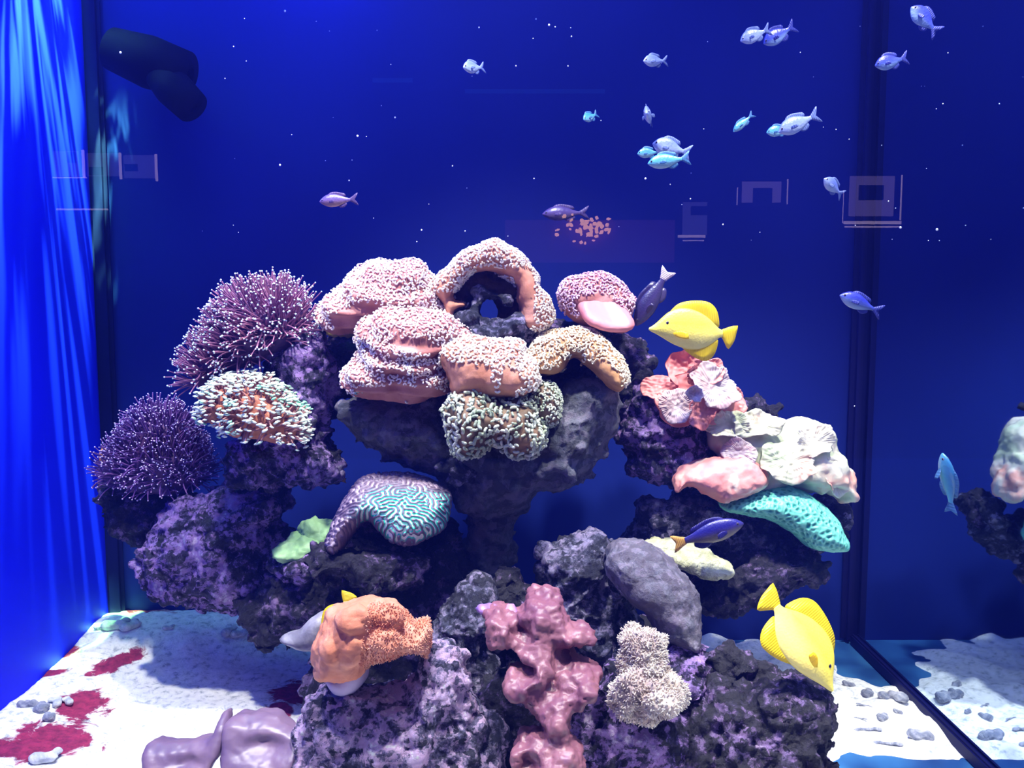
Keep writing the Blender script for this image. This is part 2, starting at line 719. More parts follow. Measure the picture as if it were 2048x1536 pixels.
def torch(label, parts, m_core, m_tent, m_tip, n, length, seed=1, up=0.5, tipr=0.0028, rad=0.0018, zmin=-0.6, mind=0.006, wav=0.35, name='torch_coral', out=(0, 0, 0), bean_tip=False):
    root = empty(name, base_of(parts), label, 'coral')
    core = baked('skeleton', parts, 0.007, 3, m_core)
    displace(core, folds(seed, 0.012, 16, 1))
    put_under(core, root)
    r = np.random.default_rng(seed)
    me = core.data
    M = np.array(root.matrix_basis)
    co = co_of(me) + M[:3, 3]
    no = no_of(me)
    idx = np.where(no[:, 2] > zmin)[0]
    r.shuffle(idx)
    V, Fc, o, TV, TF, to = [], [], 0, [], [], 0
    bm = bmesh.new()
    bmesh.ops.create_icosphere(bm, subdivisions=1, radius=1)
    sv = np.array([q.co[:] for q in bm.verts])
    sf = np.array([[x.index for x in q.verts] for q in bm.faces])
    bm.free()
    ctr = co.mean(0)
    for i in idx[:n]:
        z = no[i] + np.array([out[0], out[1], up + out[2]]) + r.normal(0, 0.22, 3)
        z /= np.linalg.norm(z)
        L = length * r.uniform(0.6, 1.15)
        side = r.normal(0, 1, 3)
        side -= side @ z * z
        side /= np.linalg.norm(side) + 1e-9
        bend = r.uniform(0, wav) * L
        path, rad_ = [], []
        for k in range(6):
            t = k / 5
            path.append(co[i] - z * 0.004 + z * L * t + side * bend * t * t + np.array([0, 0, -0.25 * L * t * t * max(0, 0.6 - z[2])]))
            rad_.append(rad * (1 - 0.35 * t))
        a, f = tube(path, rad_, 5)
        V.append(a)
        Fc.append(f + o)
        o += len(a)
        tv = sv.copy()
        if bean_tip:
            tv[:, 0] *= 1.9
            tv[:, 2] *= 0.75
            th = r.uniform(-0.5, 0.5)
            tv = tv @ np.array([[math.cos(th), 0, math.sin(th)], [0, 1, 0], [-math.sin(th), 0, math.cos(th)]])
        TV.append(tv * tipr * r.uniform(0.75, 1.2) + path[-1])
        TF.append(sf + to)
        to += len(sv)
    t = link_mesh('tentacles', np.vstack(V), np.vstack(Fc), m_tent, root)
    t['kind'] = 'stuff'
    t = link_mesh('tentacle_tips', np.vstack(TV), np.vstack(TF), m_tip, root)
    t['kind'] = 'stuff'
    t['label'] = 'pale round tips of the tentacles'
    return root


def labyrinth(n, wl, seed, iters=14, aniso=1.0):
    """maze pattern by repeated band-pass filtering"""
    r = np.random.default_rng(seed)
    u = r.normal(size=(n, n))
    kx = np.fft.fftfreq(n)[:, None]
    ky = np.fft.fftfreq(n)[None] * aniso
    k = np.hypot(kx, ky)
    bp = np.exp(-((k - 1 / wl) / (0.42 / wl)) ** 2)
    for _ in range(iters):
        u = np.real(np.fft.ifft2(np.fft.fft2(u) * bp))
        u = np.tanh(u / (u.std() + 1e-9) * 1.6)
    u = np.real(np.fft.ifft2(np.fft.fft2(u) * np.exp(-(k * wl * 0.30) ** 2)))
    return (u - u.min()) / (u.max() - u.min())


def ruffled(centre, nrm, rx, ry, ruf=0.25, k=3, cup=0.15, ridge=0.0, nr=60, phase=0.0, thick=0.004, seed=0, up=(0, 0, 1), span=2 * math.pi):
    """a wavy leaf or disc: returns verts, faces of a closed body"""
    z = Vector(nrm).normalized()
    u = Vector(up)
    x = u.cross(z)
    if x.length < 1e-3:
        x = Vector((1, 0, 0))
    x.normalize()
    y = z.cross(x)
    na, nrr = 150, 22
    top, low = [], []
    for j in range(nrr + 1):
        q = j / nrr
        for i in range(na):
            a = 2 * math.pi * i / na
            wob = 1 + 0.22 * noise.noise(Vector((math.cos(a) * 2 + seed, math.sin(a) * 2, seed * 1.7)))
            wob += 0.10 * math.sin(2 * a + seed)
            rr = q * wob
            h = cup * q * q + 1.5 * ruf * q ** 2.2 * math.sin(k * a + phase) * (0.7 + 0.5 * noise.noise(Vector((math.cos(a) * 1.3, math.sin(a) * 1.3, seed + 4))))
            h += 0.09 * noise.noise(Vector((rr * math.cos(a) * 5, rr * math.sin(a) * 5, seed)))
            g = ridge * abs(math.sin(nr * a / 2)) * min(1, q * 2.0)
            s = (rx + ry) / 2
            p = Vector(centre) + x * (rr * math.cos(a) * rx) + y * (rr * math.sin(a) * ry) + z * (h * s + g)
            edge = math.sqrt(max(0, 1 - q ** 6))
            top.append(p + z * thick * 0.5 * edge)
            low.append(p - z * (thick * 0.5 * edge + g * 0.8) - z * 0.002 * (1 - q))
    V = top + low
    n = len(top)
    Fc = []
    for j in range(nrr):
        for i in range(na):
            a, b = j * na + i, j * na + (i + 1) % na
            Fc.append((a, b, b + na, a + na))
            Fc.append((n + a, n + a + na, n + b + na, n + b))
    for i in range(na):
        a, b = nrr * na + i, nrr * na + (i + 1) % na
        Fc.append((a, b, n + b, n + a))
    return V, Fc


# ================================================================== THE TANK
XL, XR, YB, YF, ZT = -1.07, 0.903, 0.50, -0.65, 2.4


def quad(name, pts, mat, kind='structure'):
    o = link_mesh(name, pts, [tuple(range(len(pts)))], mat, smooth=False)
    o['kind'] = kind
    return o


def slab(name, lo, hi, mat, kind='structure', bev=0.0):
    bm = bmesh.new()
    bmesh.ops.create_cube(bm, size=1)
    for v in bm.verts:
        v.co = Vector([lo[i] + (v.co[i] + 0.5) * (hi[i] - lo[i]) for i in range(3)])
    if bev:
        bmesh.ops.bevel(bm, geom=bm.edges[:], offset=bev, segments=2, affect='EDGES')
    me = bpy.data.meshes.new(name)
    bm.to_mesh(me)
    bm.free()
    me.materials.append(mat)
    o = bpy.data.objects.new(name, me)
    COL.objects.link(o)
    if kind:
        o['kind'] = kind
    return o


def wall_mat(name, c1, c2, scale, rough=0.6):
    m, nt, b = new_mat(name)
    n = noise_node(nt, scale, 2, 0.4, 0.2, objcoord(nt))
    r = ramp(nt, n.outputs['Fac'], [(0.35, c1), (0.65, c2)])
    nt.links.new(r.outputs[0], b.inputs['Base Color'])
    b.inputs['Roughness'].default_value = rough
    b.inputs['Specular IOR Level'].default_value = 0.15
    return m


M_back = wall_mat('blue_back_panel', (0.003, 0.010, 0.13), (0.005, 0.016, 0.17), 1.2)
M_left = wall_mat('blue_side_panel', (0.001, 0.006, 0.86), (0.002, 0.008, 0.94), 1.0)
M_floor = wall_mat('tank_bottom', (0.01, 0.05, 0.18), (0.03, 0.13, 0.33), 9)
M_seal = wall_mat('dark_silicone', (0.001, 0.001, 0.035), (0.001, 0.002, 0.05), 6, 0.6)
slab('wall_back', (XL - 0.03, YB, -0.03), (XR + 0.03, YB + 0.03, ZT), M_back)
slab('wall_left', (XL - 0.03, YF, -0.03), (XL, YB, ZT), M_left)
slab('floor', (XL - 0.03, YF - 0.02, -0.03), (XR + 0.03, YB + 0.03, 0.0), M_floor)

# right pane: seen this obliquely under water it mirrors the tank
m, nt, b = new_mat('mirroring_side_pane')
b.inputs['Base Color'].default_value = (0.50, 0.62, 0.80, 1)
b.inputs['Metallic'].default_value = 1.0
b.inputs['Roughness'].default_value = 0.03
slab('wall_right', (XR, YF, -0.03), (XR + 0.03, YB, ZT), m)

# front pane
m, nt, b = new_mat('front_pane_glass')
nt.nodes.remove(b)
fr = nt.nodes.new('ShaderNodeFresnel')
fr.inputs['IOR'].default_value = 1.5
tr = nt.nodes.new('ShaderNodeBsdfTransparent')
gl = nt.nodes.new('ShaderNodeBsdfGlossy')
gl.inputs['Roughness'].default_value = 0.0
mx = nt.nodes.new('ShaderNodeMixShader')
nt.links.new(fr.outputs[0], mx.inputs[0])
nt.links.new(tr.outputs[0], mx.inputs[1])
nt.links.new(gl.outputs[0], mx.inputs[2])
nt.links.new(mx.outputs[0], nt.nodes['Material Output'].inputs[0])
quad('window_1', [(XL - 0.03, YF, -0.03), (XR + 0.03, YF, -0.03), (XR + 0.03, YF, ZT), (XL - 0.03, YF, ZT)], m)

# silicone seams
slab('trim_1', (XR - 0.032, YB - 0.03, 0.0), (XR, YB, ZT), M_seal, bev=0.012)
slab('trim_2', (XL, YB - 0.02, 0.0), (XL + 0.045, YB, ZT), M_seal, bev=0.009)
slab('trim_3', (XR - 0.013, YF, 0.0), (XR, YB - 0.03, 0.030), M_seal, bev=0.004)

# ------------------------------------------------------------------ rock and coral materials
M_r = {
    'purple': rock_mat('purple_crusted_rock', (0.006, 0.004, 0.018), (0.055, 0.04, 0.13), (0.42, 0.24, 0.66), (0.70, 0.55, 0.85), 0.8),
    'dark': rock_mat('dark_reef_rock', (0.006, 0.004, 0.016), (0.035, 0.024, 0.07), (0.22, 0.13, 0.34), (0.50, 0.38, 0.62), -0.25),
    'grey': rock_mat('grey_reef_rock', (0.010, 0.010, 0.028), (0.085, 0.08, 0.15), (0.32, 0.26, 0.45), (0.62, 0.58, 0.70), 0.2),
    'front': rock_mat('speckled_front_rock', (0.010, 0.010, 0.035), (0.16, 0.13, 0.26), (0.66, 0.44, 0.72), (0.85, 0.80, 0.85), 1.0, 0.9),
    'pale': rock_mat('pale_pedestal_rock', (0.04, 0.04, 0.06), (0.10, 0.10, 0.14), (0.14, 0.12, 0.18), (0.20, 0.18, 0.24), 0.3, 0.7, (3, 1, 2), 0.7),
    'smooth': rock_mat('pitted_grey_boulder', (0.11, 0.09, 0.13), (0.16, 0.14, 0.19), (0.22, 0.18, 0.26), (0.50, 0.48, 0.55), 0.0, 0.8, (5, 2, 1), 0.6),
}

# ------------------------------------------------------------------ the water: faint blue haze
m = bpy.data.materials.new('hazy_water')
m.use_nodes = True
nt = m.node_tree
nt.nodes.remove(nt.nodes['Principled BSDF'])
vs = nt.nodes.new('ShaderNodeVolumeScatter')
vs.inputs['Color'].default_value = (0.04, 0.06, 0.9, 1)
vs.inputs['Density'].default_value = 0.10
vs.inputs['Anisotropy'].default_value = 0.3
nt.links.new(vs.outputs[0], nt.nodes['Material Output'].inputs['Volume'])
o = slab('water', (XL + 0.001, YF + 0.002, 0.002), (XR - 0.001, YB - 0.001, 2.1), m, 'stuff')
tag(o, 'clear blue lit water filling the whole tank', 'water')

# ================================================================== ROCKS
rock('tall crusted rock column behind the green tipped coral on the left',
     [solid([(555, 690), (600, 668), (650, 672), (664, 720), (660, 800), (662, 880), (668, 960), (620, 975), (560, 960), (500, 965), (452, 950), (470, 880), (520, 800), (535, 740)], 0.13, 0.075, 0.10)],
     M_r['purple'], 1)
rock('dark crusted rock holding up the pink ridged hammer coral',
     [solid([(640, 672), (690, 655), (760, 668), (800, 720), (790, 800), (740, 830), (694, 800), (668, 850), (650, 800), (640, 720)], 0.22, 0.06, 0.06)],
     M_r['dark'], 2)
rock('rough lilac boulder below the two purple torch corals',
     [solid([(290, 1095), (318, 1030), (350, 1000), (400, 985), (455, 962), (520, 968), (560, 968), (572, 1010), (562, 1050), (590, 1085), (580, 1120), (610, 1140), (580, 1175), (520, 1200), (430, 1212), (350, 1196), (305, 1160)], 0.20, 0.12, 0.12)],
     M_r['purple'], 3)
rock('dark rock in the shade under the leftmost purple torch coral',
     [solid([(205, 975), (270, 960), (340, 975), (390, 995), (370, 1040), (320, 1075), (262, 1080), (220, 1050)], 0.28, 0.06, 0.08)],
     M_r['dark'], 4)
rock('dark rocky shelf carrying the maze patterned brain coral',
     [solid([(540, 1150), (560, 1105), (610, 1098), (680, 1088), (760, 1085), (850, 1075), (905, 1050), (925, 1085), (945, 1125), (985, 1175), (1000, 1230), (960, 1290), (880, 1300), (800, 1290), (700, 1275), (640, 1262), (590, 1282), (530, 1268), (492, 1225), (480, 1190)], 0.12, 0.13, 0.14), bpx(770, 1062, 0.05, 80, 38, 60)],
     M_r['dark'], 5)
rock('small crusted knob at the lilac tipped edge of the shelf',
     [bpx(588, 1130, 0.0, 34, 24, 30), bpx(560, 1140, 0.03, 26, 20, 26)], M_r['purple'], 6, 0.005, 0.8)
rock('dark crusted rock lump left of the brain coral base',
     [solid([(612, 1118), (640, 1098), (690, 1104), (760, 1100), (820, 1110), (842, 1150), (790, 1165), (700, 1158), (640, 1150)], -0.08, 0.045, 0.07)],
     M_r['dark'], 7, 0.005)

# pedestal: stalk widening into a bowl under the middle corals
stalk = []
for k in range(13):
    t = k / 12
    py = 985 + t * 265
    r0 = 34 + 14 * (1 - t) ** 2 * 1.6 + 10 * t
    stalk.append(bpx(982 - 4 * math.sin(t * 3), py, 0.13, r0, 30, r0))
rock('grey rock pedestal with a narrow stalk widening under the middle corals',
     stalk + [solid([(692, 800), (740, 790), (860, 790), (900, 810), (1060, 800), (1110, 770), (1180, 740), (1235, 760), (1232, 830), (1215, 890), (1180, 945), (1140, 975), (1080, 978), (1046, 1010), (985, 1030), (920, 1015), (895, 972), (860, 940), (815, 930), (770, 912), (720, 880), (700, 845)], 0.10, 0.12, 0.12), solid([(1050, 700), (1150, 690), (1225, 730), (1235, 830), (1150, 850), (1050, 830)], 0.17, 0.06, 0.06), solid([(760, 790), (820, 760), (900, 770), (920, 830), (780, 830)], 0.12, 0.07, 0.06)],
     M_r['pale'], 8, 0.006, 0.65, 'rock_pedestal', kn=0.35)
rock('small knobbly branch sticking out at the bowl of the pedestal',
     [bpx(885, 935, 0.0, 22, 12, 18), bpx(908, 925, 0.0, 16, 20, 16), bpx(930, 950, 0.01, 34, 22, 24)], M_r['grey'], 9, 0.004, 0.6)
rock('grey rubbly rock ring inside the arch of the top coral',
     [solid([(920, 640), (940, 620), (962, 640), (985, 655), (1010, 640), (1040, 625), (1060, 640), (1058, 672), (1000, 690), (930, 680)], 0.07, 0.04, 0.06),
      bpx(948, 618, 0.08, 10, 20, 12), bpx(960, 598, 0.08, 9, 18, 12), bpx(978, 590, 0.08, 14, 8, 12), bpx(1000, 592, 0.08, 12, 8, 12), bpx(1012, 606, 0.07, 14, 11, 14)],
     M_r['grey'], 10, 0.004, 0.5)
rock('purple crusted rock between the arch coral and the pink coral',
     [solid([(1055, 690), (1075, 655), (1120, 640), (1180, 655), (1250, 665), (1295, 690), (1290, 760), (1290, 830), (1250, 860), (1215, 800), (1180, 720), (1100, 700)], 0.22, 0.06, 0.08)],
     M_r['dark'], 11)
rock('purple crusted rock under the pink leafy coral on the right',
     [solid([(1238, 870), (1262, 820), (1288, 775), (1340, 800), (1400, 830), (1430, 870), (1452, 915), (1430, 950), (1380, 962), (1320, 965), (1262, 940)], 0.17, 0.08, 0.12)],
     M_r['purple'], 12)
rock('dark rounded rock top showing right of the pink leafy coral',
     [bpx(1512, 822, 0.25, 44, 34, 40)], M_r['dark'], 13, 0.005)
rock('grey rock slope left of the blue fish with yellow tail',
     [solid([(1225, 1090), (1262, 1060), (1295, 1010), (1335, 1000), (1362, 975), (1430, 985), (1480, 1010), (1560, 1030), (1640, 1050), (1660, 1010), (1695, 990), (1690, 1030), (1650, 1090), (1560, 1120), (1470, 1130), (1400, 1150), (1310, 1120), (1250, 1120)], 0.20, 0.09, 0.12)],
     M_r['grey'], 14)
rock('dark rock overhang beneath the turquoise coral at the right',
     [solid([(1385, 1160), (1440, 1120), (1490, 1100), (1540, 1088), (1610, 1095), (1640, 1120), (1620, 1150), (1570, 1165), (1530, 1190), (1480, 1205), (1420, 1220), (1385, 1200)], 0.12, 0.10, 0.12)],
     M_r['dark'], 15)
rock('dark rock at the right tip under the cream coral',
     [solid([(1630, 1000), (1660, 985), (1692, 990), (1690, 1030), (1665, 1055), (1640, 1040)], 0.22, 0.04, 0.05)],
     M_r['dark'], 16, 0.005)
rock('pink crusted rock left of the smooth pitted boulder',
     [solid([(1092, 1120), (1105, 1095), (1150, 1078), (1200, 1075), (1225, 1100), (1235, 1160), (1260, 1220), (1275, 1290), (1230, 1330), (1160, 1310), (1110, 1250), (1095, 1180)], -0.04, 0.08, 0.12)],
     M_r['grey'], 17)
rock('smooth pitted grey boulder leaning above the cream tufted corals',
     [solid([(1214, 1130), (1235, 1102), (1280, 1095), (1330, 1112), (1372, 1150), (1392, 1190), (1394, 1240), (1390, 1285), (1350, 1282), (1310, 1262), (1290, 1222), (1245, 1195), (1222, 1165)], -0.16, 0.075, 0.10, lean=0.3)],
     M_r['smooth'], 18, 0.005, 0.5, kn=0)
rock('dark knob of rock with pink crust in the middle gap',
     [solid([(975, 1190), (985, 1150), (1015, 1136), (1050, 1150), (1068, 1185), (1060, 1225), (1010, 1245), (975, 1230)], -0.06, 0.05, 0.07)],
     M_r['dark'], 19, 0.005)
rock('rough blue grey rock behind the orange coral in the lower middle',
     [solid([(860, 1250), (880, 1215), (930, 1180), (975, 1190), (990, 1240), (975, 1300), (1000, 1380), (940, 1400), (890, 1350), (860, 1310)], -0.10, 0.07, 0.1)],
     M_r['grey'], 20)
rock('bright speckled boulder at the bottom below the orange coral',
     [solid([(590, 1490), (605, 1440), (640, 1400), (690, 1385), (760, 1380), (830, 1350), (850, 1310), (900, 1305), (935, 1340), (945, 1410), (985, 1450), (1010, 1500), (1020, 1640), (590, 1640), (585, 1550)], -0.28, 0.10, 0.14)],
     M_r['front'], 21, 0.005)
rock('dark rock with blue tufts left of the mauve leather coral',
     [solid([(945, 1440), (960, 1390), (1000, 1350), (1050, 1345), (1080, 1400), (1090, 1500), (1080, 1600), (960, 1600), (945, 1500)], -0.22, 0.05, 0.1)],
     M_r['dark'], 22, 0.005)
rock('purple speckled rock at the bottom right of the mauve leather coral',
     [solid([(1090, 1500), (1130, 1440), (1160, 1400), (1220, 1330), (1280, 1330), (1350, 1400), (1390, 1450), (1420, 1540), (1410, 1660), (1080, 1660)], -0.26, 0.08, 0.14)],
     M_r['purple'], 23, 0.005)
rock('pink topped rock right of the cream tufted corals',
     [solid([(1310, 1330), (1340, 1290), (1375, 1272), (1410, 1295), (1415, 1340), (1450, 1370), (1470, 1420), (1440, 1460), (1370, 1470), (1320, 1400)], -0.20, 0.06, 0.1)],
     M_r['purple'], 24, 0.005)
rock('small dark rock with a lilac cap left of the white lit fish',
     [solid([(1425, 1350), (1440, 1310), (1470, 1290), (1500, 1310), (1510, 1350), (1500, 1390), (1450, 1400)], -0.20, 0.05, 0.06)],
     M_r['dark'], 25, 0.005)
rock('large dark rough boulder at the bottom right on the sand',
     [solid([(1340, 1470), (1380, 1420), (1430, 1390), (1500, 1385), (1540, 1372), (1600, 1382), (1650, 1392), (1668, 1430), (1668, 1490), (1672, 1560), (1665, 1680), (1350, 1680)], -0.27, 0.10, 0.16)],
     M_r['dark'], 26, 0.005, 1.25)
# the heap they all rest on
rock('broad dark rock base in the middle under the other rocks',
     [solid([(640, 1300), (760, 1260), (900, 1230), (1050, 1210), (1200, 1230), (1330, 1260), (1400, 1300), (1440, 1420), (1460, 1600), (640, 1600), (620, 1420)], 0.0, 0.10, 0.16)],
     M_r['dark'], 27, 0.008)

# ================================================================== HAMMER AND FROGSPAWN CORALS
tipm = dict(rough=0.45, bs=0.15, trans=0.25, scale=22)
T_pink = soft_mat('pink_white_tips', (0.92, 0.76, 0.78), (0.97, 0.94, 0.95), **tipm)
T_cream = soft_mat('cream_white_tips', (0.93, 0.84, 0.76), (0.97, 0.95, 0.92), **tipm)
T_lilac = soft_mat('lilac_white_tips', (0.72, 0.42, 0.58), (0.85, 0.66, 0.80), **tipm)
T_green = soft_mat('grey_green_tips', (0.42, 0.50, 0.36), (0.72, 0.76, 0.66), **tipm)
T_sand = soft_mat('sandy_cream_tips', (0.75, 0.62, 0.42), (0.93, 0.90, 0.78), **tipm)
T_teal = soft_mat('teal_tips', (0.10, 0.40, 0.42), (0.35, 0.66, 0.66), **tipm)
mm = dict(rough=0.5, bs=0.25, scale=16)
F_pink = soft_mat('pink_brown_mantle', (0.34, 0.12, 0.11), (0.48, 0.21, 0.20), **mm)
F_peach = soft_mat('peach_mantle', (0.48, 0.19, 0.12), (0.62, 0.29, 0.20), **mm)
F_brown = soft_mat('brown_mantle', (0.22, 0.10, 0.07), (0.45, 0.24, 0.16), **mm)
F_green = soft_mat('olive_brown_mantle', (0.12, 0.08, 0.05), (0.24, 0.14, 0.09), **mm)
F_sand = soft_mat('tan_mantle', (0.32, 0.15, 0.06), (0.50, 0.26, 0.12), **mm)

hammer('pink white ridged hammer coral dome at the upper left of the group',
       [solid([(642, 632), (655, 605), (690, 575), (715, 540), (745, 526), (790, 532), (830, 532), (855, 560), (870, 590), (892, 625), (890, 665), (840, 668), (770, 650), (720, 655), (680, 664), (655, 655)], 0.12, 0.10, 0.09, lean=0.3)],
       F_pink, T_pink, 2000, hide=[[(662, 640), (700, 612), (760, 608), (775, 618), (735, 640), (720, 662), (680, 668)]], seed=3, fold=('r', 0.009, 0.036))
hammer('pink folded hammer coral below the ridged dome, left of the middle coral',
       [solid([(722, 655), (750, 625), (800, 620), (860, 630), (905, 650), (925, 675), (905, 700), (892, 740), (898, 775), (860, 790), (800, 795), (745, 788), (700, 775), (696, 740), (722, 715), (728, 690), (715, 672)], 0.02, 0.10, 0.10, lean=0.15)],
       F_pink, T_pink, 2000, hide=[[(775, 682), (840, 676), (885, 700), (880, 725), (850, 705), (800, 698)], [(720, 772), (800, 770), (890, 782), (870, 800), (760, 800), (710, 790)]], seed=4, fold=('r', 0.008, 0.034), zmin=-0.75)
hammer('teal tipped small coral tuft at the lower left of the pink folded coral',
       [bpx(718, 762, -0.02, 22, 24, 22)], F_green, T_teal, 120, seed=5, zmin=-0.9, fold=(0.004, 20, 1), voxel=0.004)
hammer('white tipped hammer coral forming the arch at the top centre',
       [solid([(862, 580), (880, 556), (905, 535), (925, 508), (955, 498), (985, 486), (1010, 494), (1040, 510), (1065, 545), (1075, 575), (1095, 595), (1104, 630), (1092, 650), (1062, 668), (1045, 645), (1035, 600), (1030, 565), (1010, 548), (975, 538), (945, 548), (920, 572), (905, 598), (935, 606), (928, 612), (912, 620), (912, 642), (890, 632), (888, 610)], 0.10, 0.055, 0.08, rmax=26)],
       F_peach, T_cream, 1700, hide=[[(870, 588), (915, 580), (940, 548), (975, 532), (1020, 536), (1056, 535), (1068, 580), (1062, 660), (1030, 660), (1030, 560), (990, 550), (950, 560), (920, 640), (880, 640)]], seed=6, fold=(0.007, 18, 1.5), zmin=-0.9)
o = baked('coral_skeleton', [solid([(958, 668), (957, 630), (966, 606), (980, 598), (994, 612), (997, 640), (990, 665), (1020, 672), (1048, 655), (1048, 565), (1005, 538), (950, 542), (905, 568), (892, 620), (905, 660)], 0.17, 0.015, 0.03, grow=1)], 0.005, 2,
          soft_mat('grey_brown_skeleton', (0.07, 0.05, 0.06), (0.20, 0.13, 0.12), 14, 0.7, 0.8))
displace(o, folds(7, 0.012, 22, 1))
centre_origin(o)
tag(o, 'grey brown coral skeleton wall shaded inside the arch coral', 'coral')
hammer('lilac pink coral with a smooth pink flap on the right of the arch',
       [solid([(1118, 590), (1130, 565), (1165, 549), (1205, 548), (1240, 565), (1262, 590), (1270, 612), (1255, 640), (1262, 655), (1225, 664), (1190, 655), (1160, 640), (1130, 622)], 0.12, 0.07, 0.08, lean=0.15)],
       F_pink, T_lilac, 1200, hide=[[(1150, 600), (1185, 588), (1215, 590), (1245, 615), (1262, 640), (1262, 662), (1215, 668), (1180, 650), (1162, 628)]], seed=8, fold=(0.008, 18, 1.2), zmin=-0.5)
hammer('peach frogspawn coral in the middle with white tipped top',
       [solid([(884, 705), (900, 685), (940, 680), (1000, 682), (1044, 684), (1046, 705), (1070, 725), (1078, 760), (1062, 785), (1010, 795), (950, 792), (910, 782), (895, 745)], -0.02, 0.08, 0.10, lean=0.25)],
       F_peach, T_cream, 1100, hide=[[(884, 712), (905, 722), (940, 728), (975, 730), (985, 750), (990, 800), (900, 800), (885, 760)], [(1010, 735), (1035, 745), (1040, 775), (1000, 790), (1002, 760)]], seed=9, fold=(0.009, 15, 1.4), zmin=-0.75, size=(0.95, 1.35), mind=0.0056)
hammer('grey green finger tipped coral hanging at the front of the pedestal',
       [solid([(890, 820), (905, 795), (940, 785), (990, 792), (1025, 800), (1060, 800), (1078, 840), (1084, 880), (1060, 902), (1030, 905), (1005, 890), (985, 880), (960, 900), (925, 905), (905, 880), (895, 850)], -0.04, 0.09, 0.09)],
       F_green, T_green, 900, seed=10, zmin=-2, size=(0.8, 1.15), mind=0.0062, fold=(0.012, 16, 1), jit=0.5, lift=0.005, shapes=FINGERS)
hammer('pale bluish tuft of coral on the right of the grey green one',
       [solid([(1062, 790), (1075, 765), (1100, 770), (1118, 800), (1118, 840), (1095, 850), (1068, 835)], -0.01, 0.05, 0.06)],
       F_green, T_green, 400, seed=11, zmin=-2, size=(0.9, 1.2), fold=(0.006, 20, 1))
hammer('sandy cream hammer coral on the right side of the middle group',
       [solid([(1058, 705), (1075, 682), (1110, 665), (1150, 656), (1185, 664), (1215, 690), (1235, 720), (1244, 750), (1232, 775), (1210, 762), (1190, 740), (1165, 722), (1140, 715), (1120, 740), (1090, 750), (1062, 738), (1055, 720)], 0.05, 0.07, 0.10, rmax=30, lean=0.5)],
       F_sand, T_sand, 1500, hide=[[(1180, 735), (1205, 720), (1240, 755), (1235, 785), (1205, 765)], [(1070, 745), (1110, 735), (1130, 715), (1160, 720), (1120, 750), (1080, 760)]], seed=12, fold=(0.010, 16, 1.6), zmin=-0.6)
# pink flap
o = baked('coral_flap', [solid([(1158, 604), (1190, 590), (1225, 596), (1250, 618), (1264, 640), (1262, 656), (1228, 663), (1192, 655), (1168, 636)], 0.05, 0.016, 0.02, lean=0.7, rmax=14)], 0.004, 3,
          soft_mat('rosy_flap', (0.595, 0.204, 0.230), (0.680, 0.289, 0.306), 12, 0.35, 0.1, trans=0.15))
centre_origin(o)
tag(o, 'smooth rosy mushroom coral flap on the front of the lilac pink coral', 'coral')
o.name = 'mushroom_coral'

# ================================================================== TORCH CORALS
G_pur = soft_mat('dusky_purple_core', (0.05, 0.02, 0.08), (0.12, 0.05, 0.14), 14, 0.6, 0.3)
G_t1 = soft_mat('mauve_tentacles', (0.30, 0.12, 0.28), (0.52, 0.22, 0.34), 8, 0.5, 0.0, trans=0.3)
G_t2 = soft_mat('violet_tentacles', (0.16, 0.07, 0.30), (0.30, 0.13, 0.42), 8, 0.5, 0.0, trans=0.3)
G_t3 = soft_mat('rosy_brown_tentacles', (0.40, 0.18, 0.18), (0.58, 0.30, 0.30), 10, 0.5, 0.0, trans=0.25)
G_p1 = soft_mat('pale_aqua_tips', (0.62, 0.80, 0.85), (0.85, 0.88, 0.95), 10, 0.4, 0.0)
G_p2 = soft_mat('lilac_tips', (0.55, 0.42, 0.75), (0.80, 0.68, 0.92), 10, 0.4, 0.0)
G_p3 = soft_mat('minty_tips', (0.25, 0.70, 0.48), (0.78, 0.90, 0.80), 14, 0.4, 0.0, lo=0.36, hi=0.5)
torch('mauve torch coral with pale tips at the upper left of the reef',
      [solid([(392, 770), (395, 730), (425, 690), (455, 640), (480, 605), (540, 590), (590, 605), (600, 650), (585, 690), (530, 715), (480, 740), (440, 755)], 0.10, 0.06, 0.08)],
      G_pur, G_t1, G_p1, 1500, 0.055, 21, up=0.45, out=(-0.25, -0.1, 0), tipr=0.0021, wav=0.2)
torch('violet torch coral at the far left edge of the reef',
      [solid([(222, 935), (240, 895), (275, 850), (300, 825), (350, 830), (375, 870), (398, 920), (405, 960), (350, 985), (280, 985), (230, 970)], 0.22, 0.06, 0.08)],
      G_pur, G_t2, G_p2, 1600, 0.040, 22, up=0.5, out=(-0.1, -0.1, 0), tipr=0.0017, wav=0.5)
torch('mint tipped torch coral between the mauve one and the violet one',
      [solid([(415, 805), (430, 780), (470, 762), (520, 768), (560, 790), (592, 825), (604, 865), (580, 882), (530, 880), (480, 865), (430, 840)], 0.02, 0.08, 0.08)],
      soft_mat('orange_brown_core', (0.32, 0.10, 0.06), (0.5, 0.18, 0.10), 14, 0.6, 0.3), G_t3, G_p3, 1000, 0.024, 23, up=0.25, tipr=0.0034, rad=0.0024, mind=0.008, bean_tip=True)

